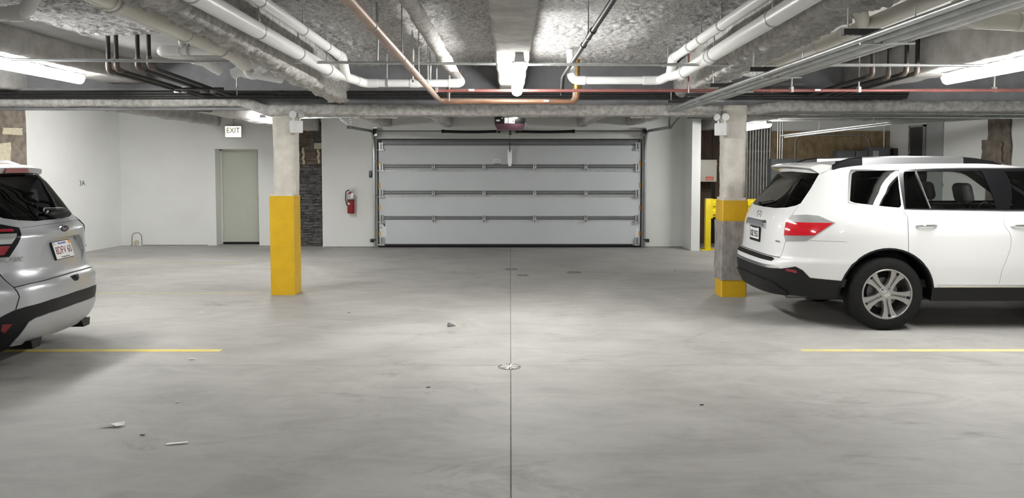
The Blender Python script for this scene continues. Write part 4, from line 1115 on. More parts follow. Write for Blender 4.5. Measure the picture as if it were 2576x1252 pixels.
def wheel(parent,M,R,W,rimR,style,material='alloy'):
    """wheel in local frame: axle along -y outwards, centre at origin"""
    w=W/2; t=rimR
    prof=[(t*.98,-w*.86),(t*1.02,-w*.98),(t*1.10,-w*1.0),(R*.86,-w*.985),(R*.945,-w*.90),(R*.985,-w*.78),(R,-w*.55),(R,w*.55),(R*.985,w*.78),(R*.86,w),(t*1.02,w*.95)]
    wo=part('tyre',MB().lathe(prof,(0,0,0),'y',56,M),'tyre',parent)
    g=MB()
    for rr_ in (.0,):
        for yy in (-w*.35,-w*.02,w*.32): g.lathe([(R*1.0005,yy-.004),(R*1.0008,yy+.004)],(0,0,0),'y',56,M)
    part('tread_groove',g,'dark_hole',wo)
    part('rim',MB().lathe([(t*1.0,-w*.93),(t*1.015,-w*.96),(t*.985,-w*.985),(t*.95,-w*.96),(t*.93,-w*.80),(t*.90,-w*.2),(t*.90,w*.8)],(0,0,0),'y',56,M),material,wo)
    part('brake_disc',MB().lathe([(.03,-w*.05),(t*.62,-w*.05),(t*.62,w*.05),(.03,w*.05)],(0,0,0),'y',32,M),'alloy_dark',wo)
    part('wheel_back',MB().lathe([(.0,w*.25),(t*.91,w*.25)],(0,0,0),'y',32,M),'dark_hole',wo)
    for k in range(5):
        a=style[0]+2*PI*k/5
        K=M@Matrix.Rotation(-a,4,'Y')
        sp=MB()
        ri,ro=t*.16,t*.955
        for sg in (-1,1):
            # twin bar: (radial, tangential) outline widening to the rim
            o=[(ri,sg*.004),(ri,sg*.044),(t*.45,sg*.037),(t*.70,sg*.050),(ro,sg*.082),(ro,sg*.016),(t*.80,sg*.012),(t*.42,sg*.008)]
            if sg<0: o=o[::-1]
            vs=[]; n=len(o)
            for r_,x_ in o: 
                yf=-w*(.70+.20*(r_/t)); vs.append((r_,yf,x_))
            for r_,x_ in o: vs.append((r_,-w*.35,x_*.9))
            vs=[K@Vector((x,y,z)) for x,y,z in vs]
            sp.add(vs,[tuple(range(n-1,-1,-1)),tuple(range(n,2*n))]+[(i,(i+1)%n,(i+1)%n+n,i+n) for i in range(n)])
        part('spoke',sp,material,wo)
        vs=[(ri,-.007),(t*.84,-.013),(t*.84,.013),(ri,.007)]
        part('spoke_slot',MB().add([K@Vector((r_,-w*(.60+.20*(r_/t)),x_)) for r_,x_ in vs],[(0,1,2,3)]),'alloy_dark',wo)
        b=a+PI/5 if style[1] else a
        c=Vector((t*.235*math.cos(b),0,-t*.235*math.sin(b)))
        c=Vector((t*.235*math.cos(b),0,t*.235*math.sin(b)))
        part('lug_nut',MB().lathe([(.0,-w*.86),(.010,-w*.86),(.0115,-w*.80),(.0115,-w*.6)],(c.x,0,c.z),'y',10,M),'alloy_dark',wo)
    part('hub',MB().lathe([(t*.12,-w*.86),(t*.30,-w*.76),(t*.33,-w*.60),(t*.33,-w*.3)],(0,0,0),'y',28,M),material,wo)
    part('hub_cap',MB().lathe([(.0,-w*.93),(t*.09,-w*.92),(t*.13,-w*.88),(t*.135,-w*.8)],(0,0,0),'y',20,M),'satin_chrome',wo)
    return wo
def seat(parent,M,x,y,w,zt,material='seat_leather',head=True,name='seat'):
    """seat facing +x"""
    B=M@Matrix.Translation((x,y,0))
    s_=part(name,MB().rbox(-.05,.46,-w/2,w/2,.50,.66,.05,3,B),'interior',parent)
    T=B@Matrix.Translation((-.02,0,.60))@Matrix.Rotation(-.24,4,'Y')
    part('backrest',MB().rbox(-.08,.05,-w/2+.02,w/2-.02,0,zt-.62,.05,3,T),material,s_)
    if head:
        H=T@Matrix.Translation((-.02,0,zt-.62))
        part('headrest',MB().rbox(-.06,.05,-.135,.135,.075,.29,.055,4,H),material,s_)
        part('headrest_post',MB().cyl(H@Vector((0,-.06,-.02)),H@Vector((0,-.06,.09)),.006,8).cyl(H@Vector((0,.06,-.02)),H@Vector((0,.06,.09)),.006,8),'chrome',s_)
    return s_

# ------------------------------------------------------------------ white SUV at the right
SUV=Shell([(.20,.84,.16,4.55,4.0,3.4),(.27,.89,.09,4.68,4.0,3.4),(.38,.925,.03,4.75,4.2,3.6),(.50,.945,-.005,4.785,4.4,3.6),(.60,.952,-.01,4.785,4.6,3.6),(.655,.955,-.005,4.78,4.8,3.6),
 (.685,.955,.02,4.78,5.0,3.6),(.72,.955,.055,4.77,5.0,3.6),(.80,.955,.065,4.75,5.0,3.6),(.95,.955,.075,4.66,5.0,3.4),(1.05,.945,.09,4.35,5.0,3.2),(1.13,.925,.115,4.05,5.0,3.4),(1.21,.895,.16,3.85,5.0,3.8),
 (1.40,.825,.30,3.48,5.0,4.0),(1.57,.755,.43,3.12,5.0,4.0),(1.635,.715,.49,2.92,4.6,3.8),(1.675,.65,.58,2.6,4.0,3.4),(1.705,.52,.74,2.45,3.4,3.0),(1.722,.3,1.05,2.3,3.0,3.0),(1.73,.02,1.4,2.2,3.0,3.0)],2.05)
sv=thing('car','white SUV with silver roof rails parked at the right beside the wrapped column','car',(5.05,8.62,0))
MS=Matrix.Translation((2.69,8.62,0))
K=CarSkin(SUV)
XW,ZW=1.105,.372; XF=3.895
vb=SUV.v_of_z(.202)
def arch(xc,R,z0=.20,n=28,zc=ZW):
    a0=math.asin((zc-z0)/R)
    return [('s',xc-R*math.cos(PI*0-a0+ (PI+2*a0)*i/n),zc+R*math.sin(-a0+(PI+2*a0)*i/n)) for i in range(n+1)]
# black lower trim, chrome, lamps, glazing
K.region('lower_trim',[('c',.585),('r',.55,.59),('r',.70,.60),('s',.225,.635),('s',.29,.60),('s',.36,.525),('s',.70,.50),('s',.72,.20),('c',.20)])
K.region('bumper_chrome',[('c',.59),('c',.622),('r',.50,.625),('r',.66,.632),('r',.685,.608),('r',.60,.594)])
K.region('step_pad',[('c',.664),('c',.703),('r',.56,.703),('r',.615,.690),('r',.60,.667)])
K.region('reflector',[('r',.735,.585),('r',.74,.610),('s',.235,.600),('s',.245,.572),('s',.235,.568)])
K.region('sill_trim',[('s',1.52,.44),('s',3.50,.44),('s',3.50,.20),('s',1.50,.20)])
K.region('sill_chrome',[('s',1.63,.445),('s',3.40,.445),('s',3.40,.470),('s',1.60,.474)])
K.region('front_trim',[('s',4.30,.42),('f',.6,.42),('fc',.42),('fc',.20),('s',4.30,.20)])
K.region('arch_rear',arch(XW,.470),0)
K.region('arch_front',arch(XF,.470),0)
K.region('wheel_hole',arch(XW,.452),0); K.region('wheel_hole',arch(XF,.452),0)
K.region('valance',[('c',.475),('r',.42,.47),('r',.60,.445),('r',.68,.36),('r',.66,.325),('c',.30)])
K.region('cut',[('c',.20),('c',.318),('r',.60,.325),('s',.30,.322),('s',.60,.312),('s',1.5,.30),('s',3.6,.30),('f',.6,.26),('fc',.24),('fc',.20)])
# tail lamp
K.region('lamp_clear',[('r',.692,.885),('r',.672,.944),('r',.660,1.086),('r',.678,1.150),('s',.34,1.163),('s',.44,1.155),('s',.585,1.087),('s',.394,.955),('s',.325,.902)],R=.0)
K.region('lamp_red',[('r',.676,.944),('r',.664,1.083),('s',.565,1.086),('s',.390,.958)])
# rear glass
K.region('rear_glass',[('c',1.205),('r',.35,1.208),('r',.56,1.225),('r',.645,1.250),('r',.668,1.275),('r',.63,1.43),('r',.575,1.585),('c',1.60)])
# side glazing: chrome outline, black pillars, panes
K.region('window_chrome',([('s',.822,1.620),('s',1.9,1.642),('s',2.80,1.640),('s',3.46,1.20),('s',2.3,1.205),('s',1.24,1.220),('s',.98,1.247),('s',.735,1.288)]))
K.region('pillar_black',[('s',1.318,1.628),('s',1.9,1.632),('s',2.77,1.628),('s',3.41,1.212),('s',2.3,1.215),('s',1.275,1.222)])
K.region('quarter_pane',[('s',.838,1.606),('s',1.304,1.618),('s',1.252,1.236),('s',1.0,1.258),('s',.80,1.285),('s',.752,1.305)],R=.03)
K.region('vent_pane',[('s',1.345,1.602),('s',1.455,1.604),('s',1.53,1.232),('s',1.292,1.236)])
K.region('door_pane',[('s',1.475,1.604),('s',2.13,1.608),('s',2.20,1.232),('s',1.55,1.230)])
K.region('front_pane',[('s',2.36,1.603),('s',2.74,1.600),('s',3.32,1.235),('s',2.33,1.228)])
K.region('windscreen',[('f',.64,1.20),('f',.56,1.57),('fc',1.585),('fc',1.16)])
# shut lines
K.strip('gap',[('r',.668,1.25),('r',.682,1.152)]); K.strip('gap',[('r',.692,.885),('r',.675,.80),('r',.655,.715)]); K.strip('gap',[('c',.712),('r',.655,.712)],.007)
K.strip('gap',[('s',1.262,1.215),('s',1.297,1.15),('s',1.297,.80)]); K.strip('gap',[('s',2.275,1.205),('s',2.30,1.0),('s',2.24,.62),('s',2.22,.475)]); K.strip('gap',[('s',3.26,1.18),('s',3.26,.48)])
K.strip('gap',[('s',.345,.905),('s',.69,.90)],.003,-.003)
K.solve()
bl=['body']
K.build('body','body_shell','car_white',sv,0,.02,MS)
K.build(['body','lower_trim','sill_trim','gap','lamp_clear','lamp_red'],'interior_lining','interior',sv,-.035,0,MS)
K.build('gap','panel_gap','dark_hole',sv,-.010,0,MS)['kind']='stuff'
K.build('lower_trim','lower_bumper','car_black_trim',sv,.006,.02,MS,label='matte black lower rear bumper')
K.build('front_trim','front_bumper_trim','car_black_trim',sv,.004,.02,MS)
for sg in (-1,1):
    K.build('arch_rear','arch_lip','car_black_trim',sv,.004,.08,MS,sides=(sg,)); K.build('arch_front','arch_lip','car_black_trim',sv,.004,.08,MS,sides=(sg,))
    K.build('sill_trim','sill','car_black_trim',sv,.004,.02,MS,sides=(sg,))
    K.build('sill_chrome','sill_chrome','chrome',sv,.008,.012,MS,sides=(sg,))
    K.build('reflector','reflector','lens_red_deep',sv,.010,.01,MS,sides=(sg,))
    K.build('window_chrome','window_chrome','satin_chrome',sv,.004,.008,MS,sides=(sg,))
    K.build('pillar_black','window_pillar','car_gloss_black',sv,.003,.01,MS,sides=(sg,))
K.build('bumper_chrome','bumper_chrome','chrome',sv,.010,.014,MS)
K.build('step_pad','step_pad','car_black_trim',sv,.003,.006,MS)
for sg,lb in ((-1,None),(1,None)):
    L=K.build('lamp_clear','tail_lamp','lens_clear',sv,.006,.014,MS,sides=(sg,))
    K.build('lamp_red','red_lens','lens_red',L,.009,.014,MS,sides=(sg,))
K.build('rear_glass','rear_window','glass_dark',sv,-.002,0,MS)
for sg in (-1,1):
    K.build('quarter_pane','quarter_window','glass_dark',sv,-.003,0,MS,sides=(sg,))
    K.build('vent_pane','vent_window','glass_dark',sv,-.003,0,MS,sides=(sg,))
    K.build('door_pane','door_window','glass_clear',sv,-.003,0,MS,sides=(sg,))
    K.build('front_pane','front_door_window','glass_clear',sv,-.003,0,MS,sides=(sg,))
K.build('windscreen','windscreen','glass_clear',sv,-.002,0,MS)
def L2W(M,*p): return M@Vector(p)
# bright bar in the rear door window
for sg in (-1,1):
    m=MB(); a=[]
    for x,z in ((1.46,1.605),(1.538,1.232)):
        u,v=SUV.side(x,z); p=SUV.pt(u,v); a.append(MS@Vector((p[0],sg*(p[1]+.004),p[2])))
    part('window_bar',m.tube(a,.008,8),'satin_chrome',sv)
# rear spoiler
vs=[];n=8;Ny=24
for i in range(Ny+1):
    y=-.60+1.2*i/Ny; k=abs(y/.60); xe=.335+.10*k**3; zd=-.022*k**2.5
    sec=[(.74,1.707-.05*k**3),(.55,1.700+zd),(xe+.05,1.688+zd),(xe,1.672+zd),(xe+.004,1.655+zd),(xe+.03,1.642+zd),(.47+.06*k**2,1.61+zd*1.4),(.62,1.64+zd)]
    for x,z in sec: vs.append(MS@Vector((x,y,z)))
fs=[(i*n+k,i*n+(k+1)%n,(i+1)*n+(k+1)%n,(i+1)*n+k) for i in range(Ny) for k in range(n)]+[tuple(range(n-1,-1,-1)),tuple(Ny*n+k for k in range(n))]
so=part('spoiler',MB().add(vs,fs,True),'car_white',sv)
part('stop_lamp',MB().box(.345,.36,-.11,.11,1.653,1.667,MS),'lens_red_deep',so)
# roof rails
for sg in (-1,1):
    y=sg*.59
    path=[(.66,1.645),(.74,1.70),(.86,1.733),(1.0,1.742)]
    def railseg(pts,nm,mt,par):
        m=MB(); vs=[]
        for x,z in pts:
            for a,b in ((-.024,-.0),(-.030,-.075),(.030,-.075),(.024,0),(.012,.012),(-.012,.012)): vs.append(MS@Vector((x,y+sg*a*-1,z+b)))
        k=6; L=len(pts)
        m.add(vs,[(i*k+j,i*k+(j+1)%k,(i+1)*k+(j+1)%k,(i+1)*k+j) for i in range(L-1) for j in range(k)]+[tuple(range(k)),tuple((L-1)*k+j for j in range(k))],True)
        return part(nm,m,mt,par)
    r0=railseg([(.96,1.742),(1.3,1.752),(1.7,1.752),(2.02,1.742)],'roof_rail','satin_chrome',sv)
    railseg([(.66,1.655),(.74,1.70),(.84,1.73),(.965,1.743)],'rail_end','car_gloss_black',r0)
    railseg([(2.015,1.743),(2.15,1.73),(2.32,1.70),(2.42,1.665)],'rail_end','car_gloss_black',r0)
    for x0,x1 in ((.70,.98),(2.0,2.34)): part('rail_foot',MB().box(x0,x1,y-.012,y+.012,1.62,1.712,MS),'car_gloss_black',r0)
# door handles
for sg in (-1,1):
    for x in (1.475,2.42):
        u,v=SUV.side(x,1.063); p=SUV.pt(u,v); yy=sg*(p[1])
        h=part('door_handle',MB().tube([MS@Vector((x-.105,yy+sg*.004,1.060)),MS@Vector((x-.07,yy+sg*.026,1.064)),MS@Vector((x,yy+sg*.034,1.066)),MS@Vector((x+.07,yy+sg*.026,1.066)),MS@Vector((x+.105,yy+sg*.004,1.066))],[.008,.012,.013,.012,.008],10),'chrome',sv)
        part('handle_cup',MB().ball(MS@Vector((x,yy-sg*.012,1.052)),.075,.016,.035),'car_white',h)
# mirrors
for sg in (-1,1): part('side_mirror',MB().ball(MS@Vector((3.05,sg*1.03,1.22)),.07,.11,.08).tube([MS@Vector((3.08,sg*.88,1.18)),MS@Vector((3.06,sg*.98,1.19))],.03,10),'car_white',sv)
# emblem, chrome bar, plate
def on_rear(S,M,y,z,off):
    u,v=S.rear(abs(y),z); p=S.pt(u,v); q=Vector((p[0]-off,y,p[2])); return M@q
e=on_rear(SUV,MS,0,1.118,.006); 
def ell(c,ry,rz,r,tilt=0.,dy=0,dz=0): return MB().torus((c.x,c.y+dy,c.z+dz),ry,r,'x',28,8,rz)
eo=part('emblem',ell(e,.062,.043,.006),'chrome',sv)
part('emblem_ring',ell(e,.052,.0155,.0045,dz=.020),'chrome',eo); part('emblem_ring',ell(e,.019,.040,.0045),'chrome',eo)
b=on_rear(SUV,MS,0,1.035,.0)
P=[(-.30,1.045),(-.255,1.072),(.255,1.072),(.30,1.045),(.315,.990),(.29,.985),(.26,1.005),(-.26,1.005),(-.29,.985),(-.315,.990)]
cb_=part('chrome_garnish',MB().prism([(8.62+a,c) for a,c in P],'x',b.x-.034,b.x+.02),'chrome',sv)
part('garnish_face',MB().prism([(8.62+a*.93,1.02+(c-1.02)*.7+.006) for a,c in P],'x',b.x-.040,b.x-.033),'satin_chrome',cb_)
q=on_rear(SUV,MS,0,.90,.012); 
pl=part('licence_plate',MB().box(q.x-.006,q.x+.004,8.62-.165,8.62+.165,.825,.990),'car_black_trim',sv,'white licence plate in a dark frame')
part('plate_face',MB().box(q.x-.0075,q.x-.005,8.62-.150,8.62+.150,.852,.976),'plate_white',pl)
FX=lambda y,z: frame((q.x-.009,8.62+y,z),(0,-1,0),(0,0,1))
text('plate_number','K8Z 9553',.098,'ink',FX(0,.903),pl,sx=.66,bold=.0012)
part('frame_mark',MB().box(q.x-.0095,q.x-.007,8.62-.09,8.62+.09,.970,.984),'ink',pl)
w=on_rear(SUV,MS,-.60,.875,.004); part('badge',MB().box(w.x-.004,w.x+.002,w.y-.035,w.y+.035,w.z-.009,w.z+.009,Matrix.Translation(w)@Matrix.Rotation(.22,4,'Z')@Matrix.Translation(-w)),'satin_chrome',sv)
# wiper
a=on_rear(SUV,MS,.10,1.245,.03); b=on_rear(SUV,MS,-.20,1.285,.02); c=on_rear(SUV,MS,.12,1.235,.03)
part('rear_wiper',MB().tube([a,b],.007,8).ball(c,.02),'car_gloss_black',sv)
# exhaust, underbody
part('exhaust_tip',MB().cyl(MS@Vector((.22,-.56,.305)),MS@Vector((.6,-.56,.31)),.038,16),'alloy_dark',sv)
part('underbody',MB().rbox(.40,4.3,-.60,.60,.25,.42,.05,2,MS).box(1.62,3.38,-.80,.80,.40,.55,MS),'interior',sv)
K.build('valance','lower_valance','car_black_trim',sv,.022,.03,MS)
for x in (XW,XF):
    for sg in (-1,1):
        vs=[];n=22
        for i in range(n+1):
            a=-.13+(PI+.26)*i/n
            for yy in (.945,.62): vs.append(MS@Vector((x-.462*math.cos(a),sg*yy if yy<.9 else sg*.90,ZW+.462*math.sin(a))))
        m=MB().add(vs,[(2*i,2*i+1,2*i+3,2*i+2) for i in range(n)],True)
        m.add([MS@Vector((x-.462*math.cos(-.13+(PI+.26)*i/n),sg*.62,ZW+.462*math.sin(-.13+(PI+.26)*i/n))) for i in range(n+1)],[tuple(range(n+1))])
        part('wheel_well',m,'car_black_trim',sv)
        W_=MS@Matrix.Translation((x,sg*.815,ZW))
        if sg>0: W_=W_@Matrix.Rotation(PI,4,'Z')
        wheel(sv,W_,.372,.245,.252,(-1.43,False))
# cabin
seat(sv,MS,2.40,-.37,.50,1.24); seat(sv,MS,2.40,.37,.50,1.24)
seat(sv,MS,1.12,-.32,.60,1.06,head=False,name='rear_seat'); seat(sv,MS,1.12,.32,.60,1.06,head=False,name='rear_seat')
part('cabin_floor',MB().box(.35,3.4,-.80,.80,.42,.50,MS).box(3.0,3.45,-.72,.72,.5,1.10,MS),'interior',sv)
part('steering_wheel',MB().torus(MS@Vector((2.88,.37,1.05)),.18,.014,'x',24,8),'black_plastic',sv)
part('rear_view_mirror',MB().rbox(2.82,2.85,-.12,.12,1.46,1.53,.01,2,MS),'black_plastic',sv)
for sg in (-1,1): part('headlamp',MB().ball(MS@Vector((4.42,sg*.72,.80)),.24,.12,.10),'lens_clear',sv)

# ------------------------------------------------------------------ silver crossover at the left edge
ESC=Shell([(.14,.80,.20,4.2,4.2,3.4),(.19,.84,.16,4.3,4.2,3.4),(.27,.885,.08,4.42,4.2,3.4),(.38,.91,.03,4.5,4.0,3.6),(.50,.92,.0,4.52,3.8,3.6),(.64,.92,-.01,4.52,3.7,3.6),(.69,.92,.01,4.52,3.6,3.6),
 (.73,.92,.045,4.5,3.6,3.6),(.80,.92,.07,4.48,3.5,3.6),(.98,.92,.075,4.35,3.5,3.4),(1.08,.915,.075,3.95,3.5,3.2),(1.12,.905,.10,3.6,3.5,3.2),(1.17,.88,.15,3.4,3.6,3.2),
 (1.38,.79,.32,2.95,4.4,3.4),(1.56,.71,.46,2.6,4.8,3.6),(1.62,.67,.53,2.5,4.6,3.6),(1.655,.60,.62,2.4,4.0,3.4),(1.678,.46,.80,2.3,3.4,3.0),(1.69,.25,1.1,2.2,3.0,3.0),(1.694,.02,1.4,2.1,3.0,3.0)],1.95)
ev=thing('car','silver crossover seen from behind at the left edge over a yellow line','car',(-6.1,6.7,0))
ang=math.radians(4)
ME=Matrix.Translation((-3.90,6.85,0))@Matrix(((-math.cos(ang),math.sin(ang),0,0),(-math.sin(ang),-math.cos(ang),0,0),(0,0,1,0),(0,0,0,1)))
E_=CarSkin(ESC)
XW,ZW=.975,.345; XF=3.665
E_.region('cladding',[('c',.540),('r',.38,.535),('r',.60,.512),('r',.66,.497),('r',.70,.470),('s',.26,.440),('s',.40,.46),('s',.60,.60),('s',.80,.14),('c',.14)])
E_.region('skid',[('c',.430),('r',.40,.425),('r',.53,.408),('r',.575,.385),('r',.61,.25),('r',.585,.195),('r',.50,.19),('c',.19)])
E_.region('reflector',[('r',.665,.385),('s',.235,.392),('s',.25,.345),('r',.690,.315)])
E_.region('pocket',[('c',.690),('r',.075,.686),('r',.06,.655),('r',.03,.638),('c',.636)])
E_.region('sill_trim',[('s',1.35,.42),('s',3.3,.42),('s',3.3,.19),('s',1.3,.19)])
E_.region('front_trim',[('s',4.0,.42),('f',.6,.42),('fc',.42),('fc',.19),('s',4.0,.19)])
E_.region('arch_rear',arch(XW,.475,.14,zc=ZW)); E_.region('arch_front',arch(XF,.475,.14,zc=ZW))
E_.region('wheel_hole',arch(XW,.42,.14,zc=ZW)); E_.region('wheel_hole',arch(XF,.42,.14,zc=ZW))
E_.region('cut',[('c',.14),('c',.192),('r',.50,.190),('r',.60,.14)]); E_.region('cut',[('s',1.42,.14),('s',1.42,.19),('s',3.2,.19),('s',3.2,.14)]); E_.region('cut',[('s',4.05,.14),('s',4.05,.19),('fc',.19),('fc',.14)])
E_.region('lamp_base',[('r',.500,1.150),('r',.56,1.03),('r',.615,.925),('s',.30,.925),('s',.46,1.03),('s',.52,1.12),('s',.50,1.165),('s',.29,1.185)])
E_.region('lamp_clear',[('r',.555,1.105),('r',.60,1.030),('s',.38,1.035),('s',.42,1.115)])
E_.region('lamp_red',[('r',.607,1.015),('r',.640,.945),('s',.31,.945),('s',.41,1.02)])
E_.region('lamp_red_top',[('r',.560,1.122),('s',.44,1.130),('s',.46,1.155),('r',.55,1.142)])
E_.region('plate_recess',[('c',1.035),('r',.27,1.028),('r',.335,.985),('r',.40,.875),('r',.30,.78),('c',.77)])
E_.region('rear_glass',[('c',1.188),('r',.28,1.192),('r',.44,1.210),('r',.545,1.235),('r',.600,1.285),('r',.595,1.42),('r',.55,1.60),('c',1.615)])
E_.region('window_trim',[('s',.62,1.52),('s',1.2,1.60),('s',2.40,1.60),('s',3.12,1.16),('s',1.5,1.15),('s',.50,1.22)])
E_.region('quarter_pane',[('s',.66,1.50),('s',1.0,1.565),('s',1.0,1.19),('s',.56,1.235)],R=.03)
E_.region('door_pane',[('s',1.05,1.57),('s',1.72,1.58),('s',1.72,1.17),('s',1.05,1.185)])
E_.region('front_pane',[('s',1.82,1.58),('s',2.36,1.58),('s',2.98,1.185),('s',1.82,1.17)])
E_.region('windscreen',[('f',.62,1.17),('f',.54,1.56),('fc',1.575),('fc',1.14)])
E_.strip('gap',[('c',.712),('r',.30,.708),('r',.55,.695),('r',.645,.68)],.007); E_.strip('gap',[('s',.32,.925),('s',.27,.80),('r',.645,.68)],.007); E_.strip('gap',[('r',.645,.68),('r',.635,.60),('r',.655,.50)],.007)
E_.strip('gap',[('r',.50,1.15),('r',.30,1.155),('c',1.155)],.004,-.004)
E_.strip('gap',[('s',1.02,1.17),('s',1.05,.80)]); E_.strip('gap',[('s',1.78,1.16),('s',1.75,.44)]); E_.strip('gap',[('s',2.95,1.14),('s',2.95,.44)])
E_.solve()
E_.build('body','body_shell','car_silver',ev,0,.055,ME)
E_.build(['body','cladding','gap','plate_recess','lamp_base'],'interior_lining','interior',ev,-.085,0,ME)
E_.build('gap','panel_gap','dark_hole',ev,-.010,0,ME)['kind']='stuff'
E_.build('cladding','lower_bumper','car_black_trim',ev,.005,.02,ME,label='black lower bumper band')
E_.build('skid','skid_plate','car_silver_trim',ev,.016,.02,ME,label='silver lower bumper insert')
E_.build('pocket','bumper_pocket','car_black_trim',ev,lambda p:-.03*min(1,max(0,(p.z-.636)/.05)),.0,ME)
E_.build('front_trim','front_bumper_trim','car_black_trim',ev,.004,.02,ME)
for sg in (-1,1):
    E_.build('reflector','reflector','lens_red_deep',ev,.009,.01,ME,sides=(sg,)); E_.build('sill_trim','sill','car_black_trim',ev,.004,.02,ME,sides=(sg,))
    E_.build('arch_rear','arch_lip','car_black_trim',ev,.006,.03,ME,sides=(sg,)); E_.build('arch_front','arch_lip','car_black_trim',ev,.006,.03,ME,sides=(sg,)); E_.build('window_trim','window_trim','car_gloss_black',ev,.003,.01,ME,sides=(sg,))
for sg in (-1,1):
    L=E_.build('lamp_base','tail_lamp','car_gloss_black',ev,.008,.02,ME,sides=(sg,))
    E_.build('lamp_clear','clear_lens','lens_clear',L,.012,.012,ME,sides=(sg,))
    E_.build(['lamp_red','lamp_red_top'],'red_lens','lens_red_car',L,.012,.012,ME,sides=(sg,))
E_.build('plate_recess','plate_recess','car_silver',ev,lambda p:-.058*min(1,max(0,(p.z-.775)/.20)),.06,ME)
E_.build('rear_glass','rear_window','glass_dark',ev,-.001,0,ME)
for sg in (-1,1):
    E_.build('quarter_pane','quarter_window','glass_dark',ev,-.002,0,ME,sides=(sg,)); E_.build('door_pane','door_window','glass_mid',ev,-.002,0,ME,sides=(sg,)); E_.build('front_pane','front_door_window','glass_mid',ev,-.002,0,ME,sides=(sg,))
E_.build('windscreen','windscreen','glass_clear',ev,-.002,0,ME)
# spoiler with high stop lamp
vs=[];n=8;Ny=24
for i in range(Ny+1):
    y=-.535+1.07*i/Ny; k=abs(y/.535); xe=.475+.06*k**3; zd=-.018*k**2.5
    sec=[(.80,1.683-.045*k**3),(.62,1.680+zd),(xe+.06,1.664+zd),(xe,1.648+zd),(xe,1.618+zd),(xe+.012,1.600+zd),(.55+.03*k**2,1.597+zd*1.2),(.70,1.62+zd)]
    for x,z in sec: vs.append(ME@Vector((x,y,z)))
fs=[(i*n+k,(i+1)*n+k,(i+1)*n+(k+1)%n,i*n+(k+1)%n) for i in range(Ny) for k in range(n)]+[tuple(range(n)),tuple(Ny*n+k for k in range(n-1,-1,-1))]
so=part('spoiler',MB().add(vs,fs,True),'car_silver',ev)
part('stop_lamp',MB().prism([(-.19,1.602),(.19,1.602),(.165,1.640),(-.165,1.640)],'x',.467,.52,ME),'lens_red_deep',so,'red high stop lamp')
for sg in (-1,1): part('roof_rail',MB().tube([ME@Vector(p) for p in ((.75,sg*.56,1.66),(.85,sg*.56,1.70),(1.2,sg*.57,1.715),(2.0,sg*.57,1.715),(2.3,sg*.56,1.68))],.014,8),'satin_chrome',ev)
def er(y,z,off):
    u,v=ESC.rear(abs(y),z); p=ESC.pt(u,v); return ME@Vector((p[0]-off,y,p[2]))
def eframe(y,z,off):
    a=er(y-.02,z,off); b=er(y+.02,z,off); c=er(y,z,off); return frame(c,(a-b).normalized(),(0,0,1))
Fm=eframe(0,1.105,.006)
def disc(M,rx,ry,z0,z1,n=32):
    return MB().prism([(rx*math.cos(2*PI*i/n),ry*math.sin(2*PI*i/n)) for i in range(n)],'z',z0,z1,M)
eo=part('emblem',disc(Fm,.076,.034,-.01,.004),'chrome',ev)
part('emblem_oval',disc(Fm,.068,.027,.003,.0055),'emblem_blue',eo)
text('emblem_script','Ford',.046,'chrome',Fm@Matrix.Translation((0,0,.006)),eo,sx=.95)
# plate with frame
tilt=Matrix.Rotation(.10,4,'X')
c=ME@Vector((.100,0,.918))
Fp=frame(c,(ME.to_3x3()@Vector((0,-1,0))),(0,0,1))@Matrix.Rotation(-.27,4,'X')
pl=part('licence_plate',MB().rbox(-.158,.158,-.082,.082,-.012,.004,.006,2,Fp),'car_black_trim',ev,'white licence plate with red characters')
part('plate_face',MB().rbox(-.153,.153,-.077,.077,.003,.0075,.003,2,Fp),'plate_white',pl)
def pt_(s,size,mt,x,y,sx=1.,b=0.): text('plate_text',s,size,mt,Fp@Matrix.Translation((x,y,.0082)),pl,sx=sx,bold=b)
pt_('8DFV 60',.098,'plate_red',0,-.006,.78,.0)
pt_('Massachusetts',.026,'plate_blue',0,.060,.9,.0006)
pt_('The Spirit of America',.017,'ink',0,-.064,1.)
part('plate_sticker',MB().box(.112,.150,.045,.076,.0076,.0082,Fp),'plate_orange',pl)
part('plate_sticker',MB().box(-.148,-.115,.048,.074,.0076,.0082,Fp),'label_grey',pl)
text('model_lettering','ESCAPE',.050,'chrome',eframe(.615,.900,.008),ev,sx=1.15,bold=.001,depth=.003)
text('trim_lettering','SE',.045,'chrome',eframe(-.50,.905,.008),ev,sx=1.1,bold=.001,depth=.003)
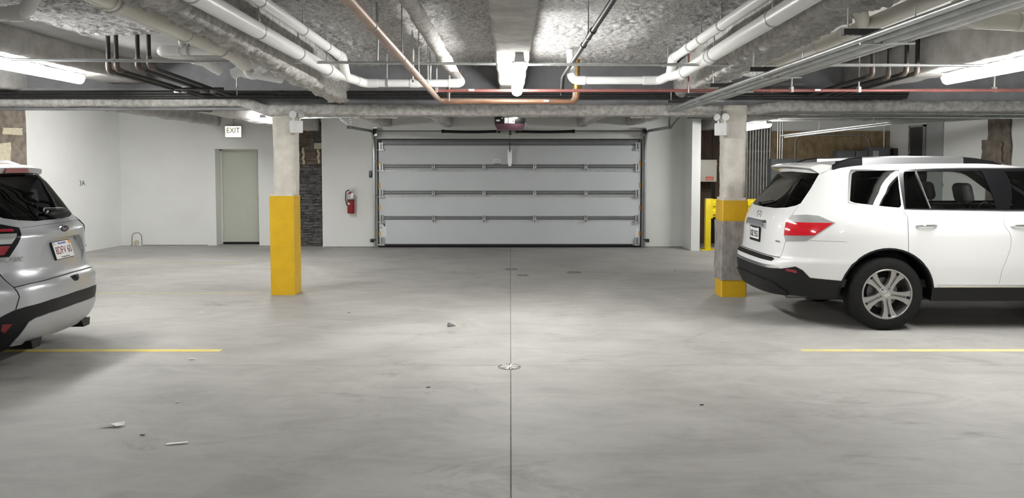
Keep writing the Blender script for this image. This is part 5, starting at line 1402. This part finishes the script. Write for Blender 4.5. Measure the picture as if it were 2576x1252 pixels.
# wiper cover
w0=er(.12,1.27,.03)
part('rear_wiper',MB().ball(er(-.12,1.235,.015),.055,.17,.055).tube([er(-.10,1.27,.05),er(.10,1.285,.05),er(.13,1.26,.04)],[.018,.012,.006],10),'car_black_trim',ev)
# exhausts, underside
for sg in (-1,1):
    M2=ME@Matrix.Translation((.155,sg*.43,.175))
    part('exhaust_tip',MB().prism([(-.085,.035),(.085,.035),(.07,-.035),(-.045,-.035)] if sg>0 else [(-.085,.035),(.085,.035),(.045,-.035),(-.07,-.035)],'x',-.035,.25,M2),'car_gloss_black',ev)
part('underbody',MB().rbox(.34,4.2,-.60,.60,.20,.42,.05,2,ME).box(1.48,3.15,-.80,.80,.40,.55,ME),'interior',ev)
for x in (XW,XF):
    for sg in (-1,1):
        n=22; A=lambda i:-.2+(PI+.4)*i/n
        vs=[ME@Vector((x-.43*math.cos(A(i)),sg*yy,ZW+.43*math.sin(A(i)))) for i in range(n+1) for yy in (.87,.60)]
        m=MB().add(vs,[(2*i,2*i+1,2*i+3,2*i+2) for i in range(n)],True)
        m.add([ME@Vector((x-.43*math.cos(A(i)),sg*.60,ZW+.43*math.sin(A(i)))) for i in range(n+1)],[tuple(range(n+1))])
        part('wheel_well',m,'car_black_trim',ev)
        W_=ME@Matrix.Translation((x,sg*.785,ZW))
        if sg>0: W_=W_@Matrix.Rotation(PI,4,'Z')
        wheel(ev,W_,.345,.235,.225,(.4,True))
for y in (-.35,.35): seat(ev,ME,1.95,y,.50,1.10); seat(ev,ME,1.05,y,.52,1.06)
part('cabin_floor',MB().box(.35,3.2,-.78,.78,.42,.50,ME).box(2.8,3.2,-.7,.7,.5,1.08,ME),'interior',ev)
for sg in (-1,1): part('side_mirror',MB().ball(ME@Vector((2.85,sg*1.0,1.20)),.07,.10,.08).tube([ME@Vector((2.88,sg*.86,1.15)),ME@Vector((2.86,sg*.95,1.17))],.03,10),'car_silver',ev)
for sg in (-1,1): part('headlamp',MB().ball(ME@Vector((4.15,sg*.68,.82)),.22,.12,.09),'lens_clear',ev)
